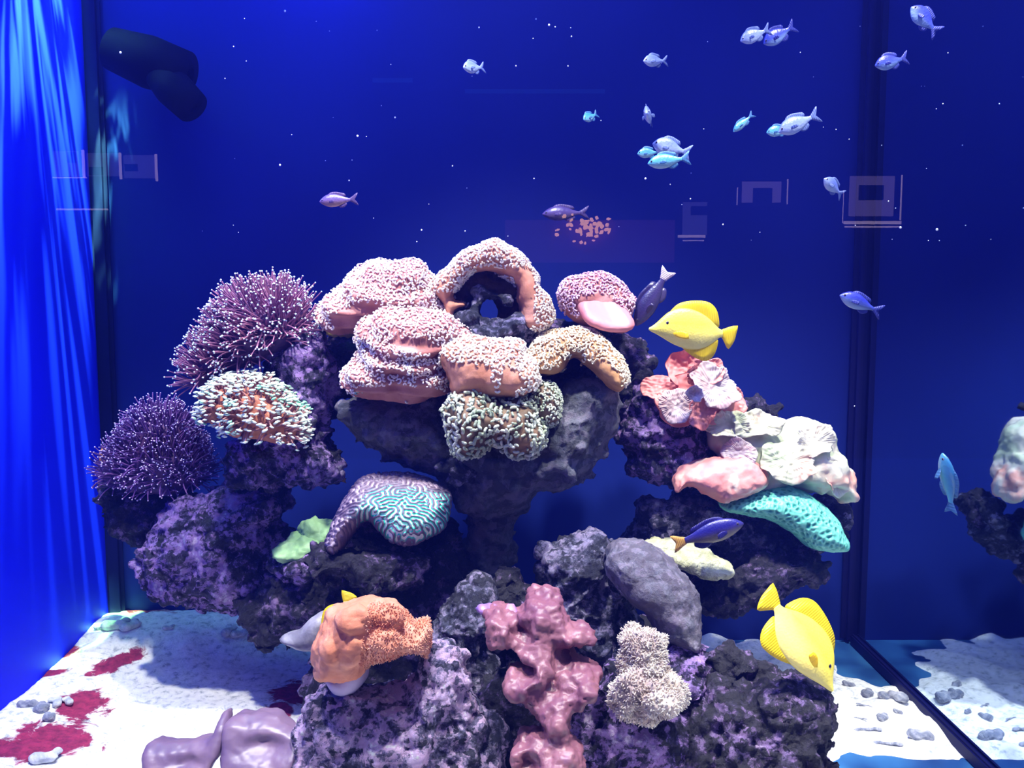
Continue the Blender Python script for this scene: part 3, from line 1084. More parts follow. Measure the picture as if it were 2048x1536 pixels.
# ================================================================== BRAIN CORALS
def draped(name, label, outline, Y, depth, mat, amp, wl, seed, lean=0.0, back=0.06, attr='ridge', pat='maze', parent_cat='coral', step=2.0, scalloped=0):
    ob_v, ob_f = solid(outline, Y, depth, back, lean, step=4)
    ob = baked(name, [(ob_v, ob_f)], 0.0021, 6, mat)
    me = ob.data
    co, no = co_of(me), no_of(me)
    q = px_of(co)
    q = q - q.min(0)
    # arc-length-ish coordinates so the pattern does not stretch on the curved sides
    v = q[:, 1] - 0.55 * (co[:, 1] - co[:, 1].min()) / unit(Y)
    N = 512
    if pat == 'maze':
        u = labyrinth(N, wl, seed)
        iu = (q[:, 0] * 1.5).astype(int) % N
        iv = (v * 1.5).astype(int) % N
        h = u[iu, iv]
    else:
        h = np.zeros(len(co))
        for i, c in enumerate(co):
            d = noise.voronoi(Vector(c) * pat)[0]
            h[i] = min(1, (d[1] - d[0]) * 1.4)
        h = 1 - h
    me.vertices.foreach_set('co', (co + no * ((h - 0.5) * amp)[:, None]).ravel())
    a = me.attributes.new(attr, 'FLOAT', 'POINT')
    a.data.foreach_set('value', h.astype(np.float32))
    q = px_of(co)
    pt = np.hypot((q[:, 0] - 812) / 125, (q[:, 1] - 1032) / 62)
    a = me.attributes.new('margin', 'FLOAT', 'POINT')
    a.data.foreach_set('value', pt.astype(np.float32))
    me.update()
    centre_origin(ob)
    return tag(ob, label, parent_cat)


M_brain, nt, b = new_mat('teal_valley_brain_coral')
a = nt.nodes.new('ShaderNodeAttribute')
a.attribute_name = 'ridge'
oc = objcoord(nt)
n = noise_node(nt, 5.5, 2, 0.4, 0.3, oc)
# green centre patch, grey-violet margins (grown pattern of this colony)
mg = nt.nodes.new('ShaderNodeAttribute')
mg.attribute_name = 'margin'
n = noise_node(nt, 22, 3, 0.6, 0.5, oc)
ad = nt.nodes.new('ShaderNodeMath')
ad.operation = 'MULTIPLY_ADD'
nt.links.new(n.outputs['Fac'], ad.inputs[0])
ad.inputs[1].default_value = 1.0
nt.links.new(mg.outputs['Fac'], ad.inputs[2])
ad2 = nt.nodes.new('ShaderNodeMath')
ad2.operation = 'MULTIPLY'
nt.links.new(ad.outputs[0], ad2.inputs[0])
ad2.inputs[1].default_value = 0.5
low = ramp(nt, ad2.outputs[0], [(0.55, (0.0, 0.62, 0.45)), (0.66, (0.06, 0.42, 0.38)), (0.76, (0.30, 0.22, 0.30))]).outputs[0]
core = ramp(nt, ad2.outputs[0], [(0.62, (0.86, 0.98, 0.92)), (0.78, (0.46, 0.38, 0.46))]).outputs[0]
f1 = ramp(nt, a.outputs['Fac'], [(0.22, 0), (0.32, 1)])
f2 = ramp(nt, a.outputs['Fac'], [(0.55, 0), (0.65, 1)])
cc = mixc(nt, f1.outputs[0], core, low)
nt.links.new(mixc(nt, f2.outputs[0], cc, (0.13, 0.09, 0.16)), b.inputs['Base Color'])
b.inputs['Roughness'].default_value = 0.5
draped('brain_coral', 'domed brain coral with teal and white maze ridges on the dark shelf',
       [(668, 1075), (672, 1040), (690, 1005), (715, 968), (750, 957), (800, 958), (850, 968), (885, 985), (898, 1000), (892, 1040), (880, 1050), (858, 1062), (825, 1073), (795, 1068), (770, 1050), (745, 1030), (725, 1040), (705, 1065), (690, 1085)],
       -0.02, 0.11, M_brain, 0.006, 15, 5, lean=0.5, back=0.10)
M_turq = attr_mat('turquoise_cells', (0.02, 0.26, 0.22), (0.16, 0.58, 0.46), rough=0.45, c_low2=(0.05, 0.36, 0.30), lo=0.3, hi=0.8)
draped('star_coral', 'turquoise knobbly coral shelf under the cream coral at the right',
       [(1444, 1012), (1465, 992), (1500, 980), (1550, 973), (1600, 985), (1640, 1010), (1668, 1045), (1680, 1080), (1670, 1090), (1635, 1088), (1605, 1080), (1580, 1058), (1545, 1038), (1510, 1028), (1470, 1020)],
       0.08, 0.075, M_turq, 0.006, 0, 6, lean=0.3, back=0.08, pat=95.0)

# ================================================================== LEAFY, LEATHER AND MUSHROOM CORALS
W_lip = soft_mat('white_lip', (0.80, 0.70, 0.70), (0.92, 0.88, 0.88), 20, 0.5, 0.2)


def leafy(label, lobes, name='leaf_coral', extra=()):
    root = empty(name, at(*lobes[0][:3]), label, 'coral')
    for (px, py, Y, n, rx, ry, ruf, k, cup, ridge, m, sd) in lobes:
        u = unit(Y)
        V, Fc = ruffled(at(px, py, Y), n, rx * u, ry * u, ruf, k, cup, ridge, 46, sd * 1.3, 0.006, sd)
        link_mesh('lobe', V, Fc, m, root)
    return root


P_pink = soft_mat('salmon_pink_flesh', (0.62, 0.19, 0.19), (0.78, 0.32, 0.30), 14, 0.45, 0.2, trans=0.15)
P_white = soft_mat('pale_ribbed_flesh', (0.527, 0.340, 0.357), (0.722, 0.629, 0.680), 16, 0.5, 0.2, trans=0.15)
P_cream = soft_mat('cream_green_flesh', (0.44, 0.50, 0.34), (0.68, 0.62, 0.50), 11, 0.5, 0.3, c3=(0.72, 0.34, 0.26), lo=0.38, hi=0.56)
P_creamr = soft_mat('cream_rosy_flesh', (0.70, 0.66, 0.56), (0.62, 0.30, 0.24), 11, 0.5, 0.3, lo=0.5, hi=0.62)
leafy('cluster of salmon pink leafy coral lobes below the swimming yellow fish',
      [(1385, 800, 0.10, (0.0, -1, 0.45), 78, 60, 0.16, 4, 0.05, 0.0, P_pink, 1),
       (1372, 738, 0.13, (-0.2, -1, 0.2), 36, 40, 0.18, 3, 0.4, 0.0, P_pink, 2),
       (1425, 775, 0.075, (0.3, -1, 0.5), 50, 46, 0.20, 3, 0.25, 0.003, P_white, 3),
       (1352, 812, 0.07, (-0.25, -1, 0.35), 36, 34, 0.16, 3, 0.15, 0.003, P_white, 4),
       (1315, 775, 0.11, (-0.5, -1, 0.6), 38, 24, 0.2, 3, 0.1, 0.0, P_pink, 5),
       (1402, 828, 0.06, (0.1, -1, 0.3), 30, 34, 0.2, 3, 0.1, 0.0015, P_pink, 6),
       (1408, 745, 0.09, (0.1, -1, 0.1), 36, 30, 0.2, 2, 0.35, 0.001, P_pink, 7),
       (1468, 800, 0.12, (0.5, -1, 0.4), 28, 30, 0.25, 3, 0.1, 0.0, P_pink, 8),
       (1389, 788, 0.035, (-0.1, -1, 0.2), 17, 17, 0.05, 3, 0.5, 0.001, P_white, 9)])

# cream coral draped over the right arm
root = empty('plating_coral', at(1560, 990, 0.14), 'big cream and green plating coral draped over the right side rocks', 'coral')
o = baked('plate', [solid([(1412, 862), (1428, 838), (1465, 822), (1505, 826), (1535, 840), (1560, 862), (1590, 856), (1620, 848), (1650, 870), (1672, 905), (1690, 940), (1694, 985), (1675, 990), (1650, 975), (1620, 985), (1560, 975), (1500, 985), (1470, 960), (1450, 925), (1430, 900)], 0.15, 0.09, 0.08, lean=0.35)], 0.005, 3, P_cream)
displace(o, folds(31, 0.022, 9, 1))
put_under(o, root)
for (px, py, Y, n, rx, ry, ruf, k, cup, ridge, m, sd) in [
    (1625, 885, 0.09, (0.15, -1, 0.55), 44, 32, 0.22, 3, 0.35, 0.0015, P_creamr, 12),
    (1455, 850, 0.08, (-0.2, -1, 0.5), 42, 30, 0.2, 3, 0.2, 0.0015, P_cream, 13),
    (1515, 850, 0.08, (0.1, -1, 0.7), 50, 32, 0.2, 4, 0.15, 0.001, P_cream, 14),
    (1480, 905, 0.06, (-0.2, -1, 0.3), 34, 32, 0.2, 3, 0.1, 0.0015, P_white, 15),
    (1665, 955, 0.08, (0.5, -1, 0.3), 30, 38, 0.2, 3, 0.25, 0.001, P_creamr, 16),
    (1575, 925, 0.05, (0.1, -1, 0.6), 62, 42, 0.12, 4, 0.05, 0.001, P_cream, 17)]:
    u = unit(Y)
    V, Fc = ruffled(at(px, py, Y), n, rx * u, ry * u, ruf, k, cup, ridge, 40, sd, 0.006, sd)
    link_mesh('lobe', V, Fc, m, root)

o = baked('mushroom_coral', [solid([(1352, 985), (1356, 955), (1390, 930), (1430, 920), (1480, 912), (1525, 930), (1532, 965), (1510, 985), (1465, 995), (1440, 1003), (1405, 985), (1385, 970), (1365, 968)], 0.06, 0.05, 0.07, lean=0.3)], 0.004, 3,
          soft_mat('pink_flesh_cream_spots', (0.80, 0.28, 0.27), (0.78, 0.34, 0.30), 18, 0.4, 0.2, c3=(0.95, 0.85, 0.70), lo=0.4, hi=0.58))
displace(o, folds(33, 0.010, 14, 1))
centre_origin(o)
tag(o, 'pink fleshy coral with cream blotches left of the turquoise coral', 'coral')

root = empty('leather_coral', at(620, 1110, 0.06), 'pale green leather coral left of the brain coral', 'coral')
P_mint = soft_mat('pale_green_leather', (0.18, 0.34, 0.16), (0.34, 0.56, 0.28), 12, 0.45, 0.3)
for pts, Y, d, ln_ in [
    ([(598, 1068), (602, 1045), (625, 1035), (650, 1042), (668, 1040), (676, 1070), (672, 1100), (640, 1108), (610, 1095)], 0.06, 0.035, 0.2),
    ([(550, 1098), (575, 1078), (605, 1068), (640, 1080), (650, 1096), (625, 1108), (590, 1116), (560, 1112)], 0.03, 0.04, 0.9)]:
    o = baked('lobe', [solid(pts, Y, d, 0.04, lean=ln_)], 0.004, 3, P_mint)
    displace(o, folds(35, 0.010, 22, 1))
    put_under(o, root)

o = baked('plate_coral', [solid([(1290, 1100), (1330, 1090), (1375, 1094), (1410, 1098), (1428, 1110), (1440, 1122), (1464, 1132), (1450, 1148), (1410, 1150), (1370, 1140), (1335, 1118)], 0.02, 0.03, 0.08, lean=0.6)], 0.0035, 2,
          soft_mat('cream_ridged_plate', (0.36, 0.36, 0.22), (0.58, 0.58, 0.40), 26, 0.5, 0.9))
displace(o, folds(36, 0.006, 40, 1))
centre_origin(o)
tag(o, 'flat cream plate coral under the tail of the blue fish', 'coral')

# orange coral
root = empty('mushroom_coral', at(745, 1380, -0.26), 'orange fleshy mushroom coral with frilled edge in the lower middle', 'coral')
P_or = soft_mat('orange_flesh', (0.66, 0.24, 0.14), (0.74, 0.33, 0.22), 16, 0.5, 0.35, trans=0.1)
P_or2 = soft_mat('orange_fringe', (0.68, 0.26, 0.16), (0.80, 0.44, 0.32), 20, 0.5, 0.1, trans=0.2)
P_stem = soft_mat('pale_lilac_stem', (0.50, 0.42, 0.62), (0.66, 0.56, 0.74), 12, 0.5, 0.2)
o = baked('cap', [solid([(636, 1275), (650, 1248), (655, 1222), (690, 1206), (730, 1202), (752, 1200), (785, 1212), (812, 1228), (825, 1248), (858, 1242), (860, 1262), (855, 1308), (838, 1292), (800, 1300), (775, 1305), (745, 1315), (732, 1335), (700, 1345), (668, 1350), (645, 1345), (634, 1310)], -0.30, 0.075, 0.06, rmax=48),
                  bpx(668, 1300, -0.36, 32, 42, 26), bpx(712, 1240, -0.36, 44, 28, 30), bpx(775, 1240, -0.35, 36, 26, 26), bpx(770, 1282, -0.37, 36, 26, 26), bpx(705, 1300, -0.37, 28, 34, 26), bpx(820, 1275, -0.33, 26, 26, 24)], 0.004, 2, P_or)
displace(o, folds(37, 0.008, 26, 1))
put_under(o, root)
t = scatter('fringe', o, [spike(0.0042, 0.0012), spike(0.0034, 0.0013)], 2200, P_or2, root, mask_keep(show=[[(730, 1260), (745, 1205), (830, 1225), (870, 1240), (870, 1320), (780, 1320), (720, 1335)]]), 0.0024, (0.7, 1.1), seed=2, jit=0.3)
t['kind'] = 'stuff'
o = baked('stem', [solid([(650, 1345), (680, 1335), (725, 1318), (736, 1340), (720, 1370), (690, 1386), (668, 1375)], -0.28, 0.04, 0.05)], 0.005, 2, P_stem)
put_under(o, root)
o = baked('mushroom_coral', [solid([(560, 1276), (600, 1262), (612, 1248), (650, 1225), (652, 1285), (632, 1300), (585, 1292)], -0.18, 0.03, 0.04)], 0.005, 3,
          soft_mat('pale_grey_flesh', (0.16, 0.15, 0.20), (0.42, 0.40, 0.46), 14, 0.5, 0.3))
centre_origin(o)
tag(o, 'pale grey lobe of soft coral peeking out behind the orange coral', 'coral')

# mauve leather coral
P_mauve = soft_mat('mauve_leather', (0.187, 0.068, 0.111), (0.272, 0.111, 0.145), 10, 0.42, 0.3, c3=(0.28, 0.14, 0.28), spec=0.4)
mauve = [(968, 1275), (975, 1252), (1000, 1250), (1028, 1252), (1050, 1242), (1060, 1222), (1095, 1212), (1125, 1228), (1135, 1262), (1170, 1275), (1196, 1292), (1188, 1300), (1160, 1300), (1148, 1285),
         (1145, 1312), (1165, 1335), (1190, 1340), (1202, 1360), (1175, 1385), (1145, 1400), (1140, 1430), (1150, 1455), (1165, 1480), (1140, 1490), (1115, 1505), (1080, 1512), (1055, 1515), (1030, 1480), (1035, 1455), (1065, 1442), (1085, 1440),
         (1075, 1415), (1050, 1390), (1015, 1370), (1020, 1345), (1060, 1342), (1068, 1325), (1040, 1315), (1010, 1305), (985, 1305), (972, 1295)]


def mauve_relief(x, y):
    r = 0
    for cx, cy, s, a in [(1042, 1275, 13, -0.035), (1130, 1320, 15, -0.045), (1105, 1352, 10, -0.03), (1052, 1478, 14, -0.035), (1085, 1250, 22, 0.03), (1010, 1270, 16, 0.02), (1140, 1282, 14, 0.02), (1078, 1330, 18, 0.03), (1165, 1360, 18, 0.03), (1045, 1355, 14, 0.02), (1110, 1400, 16, 0.03), (1110, 1470, 20, 0.03)]:
        r += a * math.exp(-((x - cx) ** 2 + (y - cy) ** 2) / (2 * s * s))
    return r


o = baked('leather_coral', [solid(mauve, -0.33, 0.03, 0.05, lean=0.7, rmax=11, relief=mauve_relief, step=5, grow=1.5, wobble=9, power=0.4)], 0.004, 3, P_mauve)
displace(o, folds(38, 0.009, 38, 1))
centre_origin(o)
tag(o, 'large mauve leather coral with ruffled lobes at the bottom centre', 'coral')
o = baked('leather_coral', [solid([(955, 1218), (975, 1208), (1005, 1222), (1020, 1212), (1040, 1228), (1050, 1246), (1020, 1248), (990, 1240)], -0.24, 0.025, 0.03)], 0.004, 2,
          soft_mat('violet_leather', (0.25, 0.14, 0.55), (0.52, 0.26, 0.50), 14, 0.35, 0.15, spec=0.6))
displace(o, folds(39, 0.006, 30, 1))
centre_origin(o)
tag(o, 'small violet leather coral scrap above the large mauve one', 'coral')

# cream tufted corals
P_tuft = soft_mat('cream_tuft_flesh', (0.40, 0.30, 0.28), (0.60, 0.50, 0.44), 16, 0.6, 0.4)
P_tip = soft_mat('white_tuft_tips', (0.60, 0.50, 0.46), (0.85, 0.80, 0.72), 16, 0.5, 0.1, trans=0.2)
for lab, pts, Y, sd in [
    ('upper cream tufted coral right of the mauve leather coral', [(1245, 1330), (1242, 1295), (1262, 1270), (1290, 1260), (1315, 1275), (1325, 1300), (1318, 1335), (1290, 1348), (1255, 1348)], -0.30, 41),
    ('lower larger cream tufted coral right of the mauve leather coral', [(1225, 1385), (1238, 1355), (1270, 1338), (1320, 1335), (1348, 1355), (1356, 1390), (1350, 1415), (1320, 1425), (1290, 1438), (1250, 1435), (1228, 1415)], -0.34, 42)]:
    parts = [solid(pts, Y, 0.05, 0.05)]
    root = empty('tufted_coral', base_of(parts), lab, 'coral')
    o = baked('body', parts, 0.004, 2, P_tuft)
    displace(o, folds(sd, 0.020, 26, 1))
    put_under(o, root)
    t = scatter('tufts', o, [spike(0.0055, 0.0013), spike(0.0042, 0.0015)], 2400, P_tip, root, mask_keep(), 0.0022, (0.7, 1.2), seed=sd, jit=0.35)
    t['kind'] = 'stuff'

# lilac shells of soft coral at the very bottom left
P_lil = soft_mat('dusky_lilac_leather', (0.16, 0.10, 0.19), (0.25, 0.16, 0.24), 8, 0.4, 0.15, spec=0.5)
for lab, pts, Y in [
    ('lilac cupped leather coral at the bottom edge, the left one of two', [(288, 1500), (330, 1504), (380, 1500), (415, 1490), (425, 1455), (440, 1470), (442, 1500), (425, 1530), (400, 1560), (330, 1570), (300, 1540)], -0.31),
    ('lilac cupped leather coral at the bottom edge beside the speckled boulder', [(438, 1500), (440, 1470), (480, 1462), (530, 1462), (565, 1478), (592, 1500), (590, 1550), (560, 1590), (480, 1590), (450, 1540)], -0.32)]:
    o = baked('leather_coral', [solid(pts, Y, 0.02, 0.05, lean=0.9, rmax=14, relief=lambda x, y: -0.02 * math.exp(-(((x - 370) / 40) ** 2 + ((y - 1525) / 16) ** 2)) - 0.02 * math.exp(-(((x - 520) / 45) ** 2 + ((y - 1500) / 14) ** 2)))], 0.004, 2, P_lil)
    displace(o, folds(44, 0.006, 12, 1))
    centre_origin(o)
    tag(o, lab, 'coral')
# orange sponge behind the violet torch coral
o = baked('sponge', [bpx(212, 915, 0.28, 14, 24, 14)], 0.005, 2, soft_mat('orange_sponge', (0.6, 0.25, 0.08), (0.8, 0.45, 0.2), 20))
centre_origin(o)
tag(o, 'orange sponge edge behind the violet torch coral at the far left', 'sponge')

# ================================================================== SAND
def sand_h(x, y):
    q = px_of(np.array([[x, y, 0.0]]))[0]
    px, py = q
    h = 0.012 + 0.010 * noise.noise(Vector((x * 5, y * 5, 1))) + 0.005 * noise.noise(Vector((x * 18, y * 18, 4)))
    h += 0.0025 * noise.noise(Vector((x * 60, y * 60, 2)))
    # mound to the rear left
    h += 0.075 * math.exp(-(((x + 0.80) / 0.28) ** 2 + ((y - 0.46) / 0.16) ** 2))
    h += 0.035 * math.exp(-(((x + 1.05) / 0.16) ** 2)) * (1 if y > -0.5 else 0)
    # bare glass in places by the right pane
    def hole(cx, cy, rx, ry, a=0.06):
        return a * math.exp(-(((x - cx) / rx) ** 2 + ((y - cy) / ry) ** 2))
    c1 = on_floor(1740, 1335)
    c2 = on_floor(1800, 1540)
    c3 = on_floor(1560, 1300)
    n = 0.016 * noise.noise(Vector((x * 14, y * 14, 9)))
    if x > 0.3:
        h += n
        h -= hole(c1.x + 0.06, c1.y, 0.12, 0.09) + hole(c2.x + 0.02, c2.y - 0.02, 0.20, 0.045) + hole(0.95, 0.47, 0.22, 0.05)
    return h


nx, ny = 330, 190
xs = np.linspace(XL + 0.001, XR - 0.001, nx)
ys = np.linspace(YF + 0.01, YB - 0.001, ny)
V = [(x, y, sand_h(x, y)) for y in ys for x in xs]
Fc = [(j * nx + i, j * nx + i + 1, (j + 1) * nx + i + 1, (j + 1) * nx + i) for j in range(ny - 1) for i in range(nx - 1)]
n0 = len(V)
# skirt and underside so that the bed is a body
rim = [i for i in range(nx)] + [j * nx + nx - 1 for j in range(1, ny)] + [(ny - 1) * nx + i for i in range(nx - 2, -1, -1)] + [j * nx for j in range(ny - 2, 0, -1)]
V += [(V[i][0], V[i][1], -0.028) for i in rim]
k = len(rim)
Fc += [(rim[i], n0 + i, n0 + (i + 1) % k, rim[(i + 1) % k]) for i in range(k)]
m, nt, b = new_mat('white_coral_sand')
oc = objcoord(nt)
n1 = noise_node(nt, 60, 4, 0.7, 0.3, oc)
c = ramp(nt, n1.outputs['Fac'], [(0.33, (0.42, 0.46, 0.50)), (0.46, (0.84, 0.84, 0.84)), (0.6, (0.95, 0.95, 0.94))]).outputs[0]
# maroon film of algae in patches
def blotch(px, py, rx, ry, ang=0):
    P = on_floor(px, py, 0.015)
    mp = nt.nodes.new('ShaderNodeMapping')
    mp.vector_type = 'TEXTURE'
    mp.inputs['Location'].default_value = (P.x, P.y, 0)
    mp.inputs['Rotation'].default_value = (0, 0, R(ang))
    mp.inputs['Scale'].default_value = (rx, ry, 10)
    nt.links.new(oc, mp.inputs[0])
    l = nt.nodes.new('ShaderNodeVectorMath')
    l.operation = 'LENGTH'
    nt.links.new(mp.outputs[0], l.inputs[0])
    return l.outputs['Value']


prev = None
for a in [(110, 1490, 0.085, 0.075, 0), (165, 1420, 0.055, 0.07, 0), (235, 1350, 0.03, 0.07, -35), (40, 1520, 0.08, 0.05, 0), (325, 1256, 0.15, 0.075, 8), (590, 1388, 0.06, 0.075, 0), (560, 1420, 0.035, 0.045, 0), (60, 1380, 0.08, 0.02, 20), (130, 1340, 0.05, 0.03, 0)]:
    d = blotch(*a)
    if prev is None:
        prev = d
    else:
        mn = nt.nodes.new('ShaderNodeMath')
        mn.operation = 'MINIMUM'
        nt.links.new(prev, mn.inputs[0])
        nt.links.new(d, mn.inputs[1])
        prev = mn.outputs[0]
n2 = noise_node(nt, 14, 6, 0.7, 0.6, oc)
ma = nt.nodes.new('ShaderNodeMath')
ma.operation = 'MULTIPLY_ADD'
nt.links.new(n2.outputs['Fac'], ma.inputs[0])
ma.inputs[1].default_value = 2.6
nt.links.new(prev, ma.inputs[2])
mk = ramp(nt, ma.outputs[0], [(0.0, 1), (1.0, 0)])
sc = nt.nodes.new('ShaderNodeMapRange')
sc.inputs['From Min'].default_value = 2.10
sc.inputs['From Max'].default_value = 2.30
sc.inputs['To Min'].default_value = 1
sc.inputs['To Max'].default_value = 0
nt.nodes.remove(mk)
nt.links.new(ma.outputs[0], sc.inputs['Value'])
al = ramp(nt, n1.outputs['Fac'], [(0.35, (0.16, 0.006, 0.05)), (0.62, (0.36, 0.02, 0.09))]).outputs[0]
c = mixc(nt, sc.outputs[0], c, al)
nt.links.new(c, b.inputs['Base Color'])
b.inputs['Roughness'].default_value = 0.85
bump(nt, b, n1.outputs['Fac'], 0.5, 0.008)
M_sand = m
o = link_mesh('sand_bed', V, Fc, m)
tag(o, 'bright white coral sand with maroon algae film across the tank bottom', 'sand', kind='stuff')

# rubble
M_rub = soft_mat('grey_rubble', (0.20, 0.22, 0.30), (0.52, 0.52, 0.60), 40, 0.8, 0.8)
M_rubw = soft_mat('pale_rubble', (0.45, 0.48, 0.55), (0.85, 0.85, 0.86), 40, 0.8, 0.8)


def rubble_mesh(seed, kind, m):
    r = random.Random(seed)
    if kind == 'stick':
        parts = [ball((k * 0.009 - 0.022, 0.002 * r.uniform(-1, 1), 0.006), (0.009, 0.006, 0.0055)) for k in range(6)]
    else:
        parts = [ball((r.uniform(-0.012, 0.012), r.uniform(-0.009, 0.009), 0.007 + r.uniform(0, 0.004)), (r.uniform(0.008, 0.014), r.uniform(0.007, 0.011), r.uniform(0.006, 0.010))) for k in range(5)]
    ob = baked('coral_rubble', parts, 0.0022, 1, m)
    displace(ob, rock_disp(seed, 0.003, 0.002, 0.0015))
    return ob


protos = [rubble_mesh(1, 'lump', M_rub), rubble_mesh(2, 'lump', M_rub), rubble_mesh(3, 'stick', M_rub), rubble_mesh(4, 'lump', M_rubw)]
used = [False] * 4


def lay(px, py, i, s, rz, label, group, dz=0.0):
    p = protos[i]
    if used[i]:
        o = p.copy()
        COL.objects.link(o)
    else:
        o, used[i] = p, True
    P = on_floor(px, py, 0.02)
    z = max(0.0, sand_h(P.x, P.y))
    o.location = (P.x, P.y, z - 0.003 * s + dz)
    o.scale = (s, s, s)
    o.rotation_euler = (0, 0, R(rz))
    tag(o, label, 'rubble', group)
    return o


for px, py, i, s, rz in [(1697, 1366, 0, 0.75, 0), (1735, 1385, 1, 0.9, 20), (1770, 1395, 0, 1.1, 60), (1800, 1402, 1, 1.2, 100), (1765, 1428, 1, 0.8, 10), (1728, 1408, 2, 0.6, -35), (1735, 1452, 2, 1.0, 0), (1775, 1476, 2, 1.0, -12), (1838, 1468, 0, 1.3, 30), (1795, 1424, 0, 0.5, 0), (1720, 1430, 2, 0.5, -20)]:
    lay(px, py, i, s, rz, 'grey piece of coral rubble on the sand between the reef and the dark seam', 'rubble left of the dark seam')
for px, py, i, s, rz in [(236, 1236, 3, 1.8, 0), (262, 1234, 3, 1.5, 40), (340, 1232, 3, 0.8, 0), (455, 1234, 3, 1.4, 60), (480, 1240, 3, 1.2, 10), (210, 1260, 3, 1.2, 0)]:
    P = on_floor(px, 1290, 0.0)
    o = lay(px, 1300, i, s, rz, 'pale piece of coral rubble on the sand ridge at the rear left', 'rubble on the rear sand ridge')
for px, py, i, s in [(55, 1435, 0, 1.0), (85, 1440, 1, 1.1), (108, 1425, 3, 1.1), (100, 1455, 1, 0.9), (130, 1420, 3, 1.0)]:
    lay(px, py, i, s, px, 'grey piece of coral rubble in the maroon algae patch at the left', 'rubble in the maroon patch')
lay(95, 1524, 3, 1.5, 0, 'single pale rubble stone in the maroon algae at the bottom left', None)

# ================================================================== FISH
def fish_mat(name, top, mid, belly, half, rough=0.35):
    m, nt, b = new_mat(name)
    oc = objcoord(nt)
    sp = nt.nodes.new('ShaderNodeSeparateXYZ')
    nt.links.new(oc, sp.inputs[0])
    n = noise_node(nt, 60, 3, 0.5, 0, oc)
    ad = nt.nodes.new('ShaderNodeMath')
    ad.operation = 'MULTIPLY_ADD'
    nt.links.new(n.outputs['Fac'], ad.inputs[0])
    ad.inputs[1].default_value = half * 0.5
    nt.links.new(sp.outputs[2], ad.inputs[2])
    mr = nt.nodes.new('ShaderNodeMapRange')
    mr.inputs['From Min'].default_value = -half * 0.75
    mr.inputs['From Max'].default_value = half * 1.25
    nt.links.new(ad.outputs[0], mr.inputs['Value'])
    r = ramp(nt, mr.outputs[0], [(0.15, belly), (0.5, mid), (0.85, top)])
    nt.links.new(r.outputs[0], b.inputs['Base Color'])
    b.inputs['Roughness'].default_value = rough
    vo = nt.nodes.new('ShaderNodeTexVoronoi')
    vo.inputs['Scale'].default_value = 260
    nt.links.new(oc, vo.inputs['Vector'])
    bump(nt, b, vo.outputs['Distance'], 0.15, 0.002)
    return m


def fin_mat(name, c, trans=0.45):
    m, nt, b = new_mat(name)
    b.inputs['Base Color'].default_value = (*c, 1)
    b.inputs['Roughness'].default_value = 0.45
    w_ = nt.nodes.new('ShaderNodeTexWave')
    w_.inputs['Scale'].default_value = 90
    w_.inputs['Distortion'].default_value = 1.0
    nt.links.new(objcoord(nt), w_.inputs['Vector'])
    bump(nt, b, w_.outputs['Fac'], 0.3, 0.002)
    tr = nt.nodes.new('ShaderNodeBsdfTranslucent')
    tr.inputs[0].default_value = (*c, 1)
    mx = nt.nodes.new('ShaderNodeMixShader')
    mx.inputs[0].default_value = trans
    nt.links.new(b.outputs[0], mx.inputs[1])
    nt.links.new(tr.outputs[0], mx.inputs[2])
    nt.links.new(mx.outputs[0], nt.nodes['Material Output'].inputs[0])
    return m


M_eye, nt, b = new_mat('fish_eye_ring')
b.inputs['Base Color'].default_value = (0.10, 0.08, 0.12, 1)
b.inputs['Roughness'].default_value = 0.1
M_pup, nt, b = new_mat('fish_pupil')
b.inputs['Base Color'].default_value = (0.005, 0.005, 0.008, 1)
b.inputs['Roughness'].default_value = 0.05


def interp(pts, x):
    xs_ = [p[0] for p in pts]
    return [float(np.interp(x, xs_, [p[k] for p in pts])) for k in range(1, len(pts[0]))]


def body_mesh(st, ns=44, seg=22, curve=0.0):
    """st: (x, top, bottom, halfwidth); nose at x=0 going +x; unit length"""
    x0, x1 = st[0][0], st[-1][0]
    V, Fc = [], []
    xs_ = [x0 + (x1 - x0) * (0.5 - 0.5 * math.cos(math.pi * i / ns)) for i in range(ns + 1)]
    P = np.array(st)
    # smooth interpolation by averaging neighbours
    prof = np.array([[np.interp(x, P[:, 0], P[:, k]) for k in (1, 2, 3)] for x in xs_])
    for _ in range(2):
        prof[1:-1] = (prof[:-2] + 2 * prof[1:-1] + prof[2:]) / 4
    for i, x in enumerate(xs_):
        t, bt, w_ = prof[i]
        cz, hh = (t + bt) / 2, (t - bt) / 2
        yc = curve * math.sin((x - 0.2) * 2.6)
        for k in range(seg):
            a = 2 * math.pi * k / seg
            ca, sa = math.cos(a), math.sin(a)
            yy = w_ * ca * (1 - 0.28 * abs(sa) ** 2)
            V.append((x, yc + yy, cz + hh * sa))
    for i in range(ns):
        for k in range(seg):
            a, b2 = i * seg + k, i * seg + (k + 1) % seg
            Fc.append((a, b2, b2 + seg, a + seg))
    Fc.append(tuple(reversed(range(seg))))
    Fc.append(tuple(range(ns * seg, ns * seg + seg)))
    return V, Fc


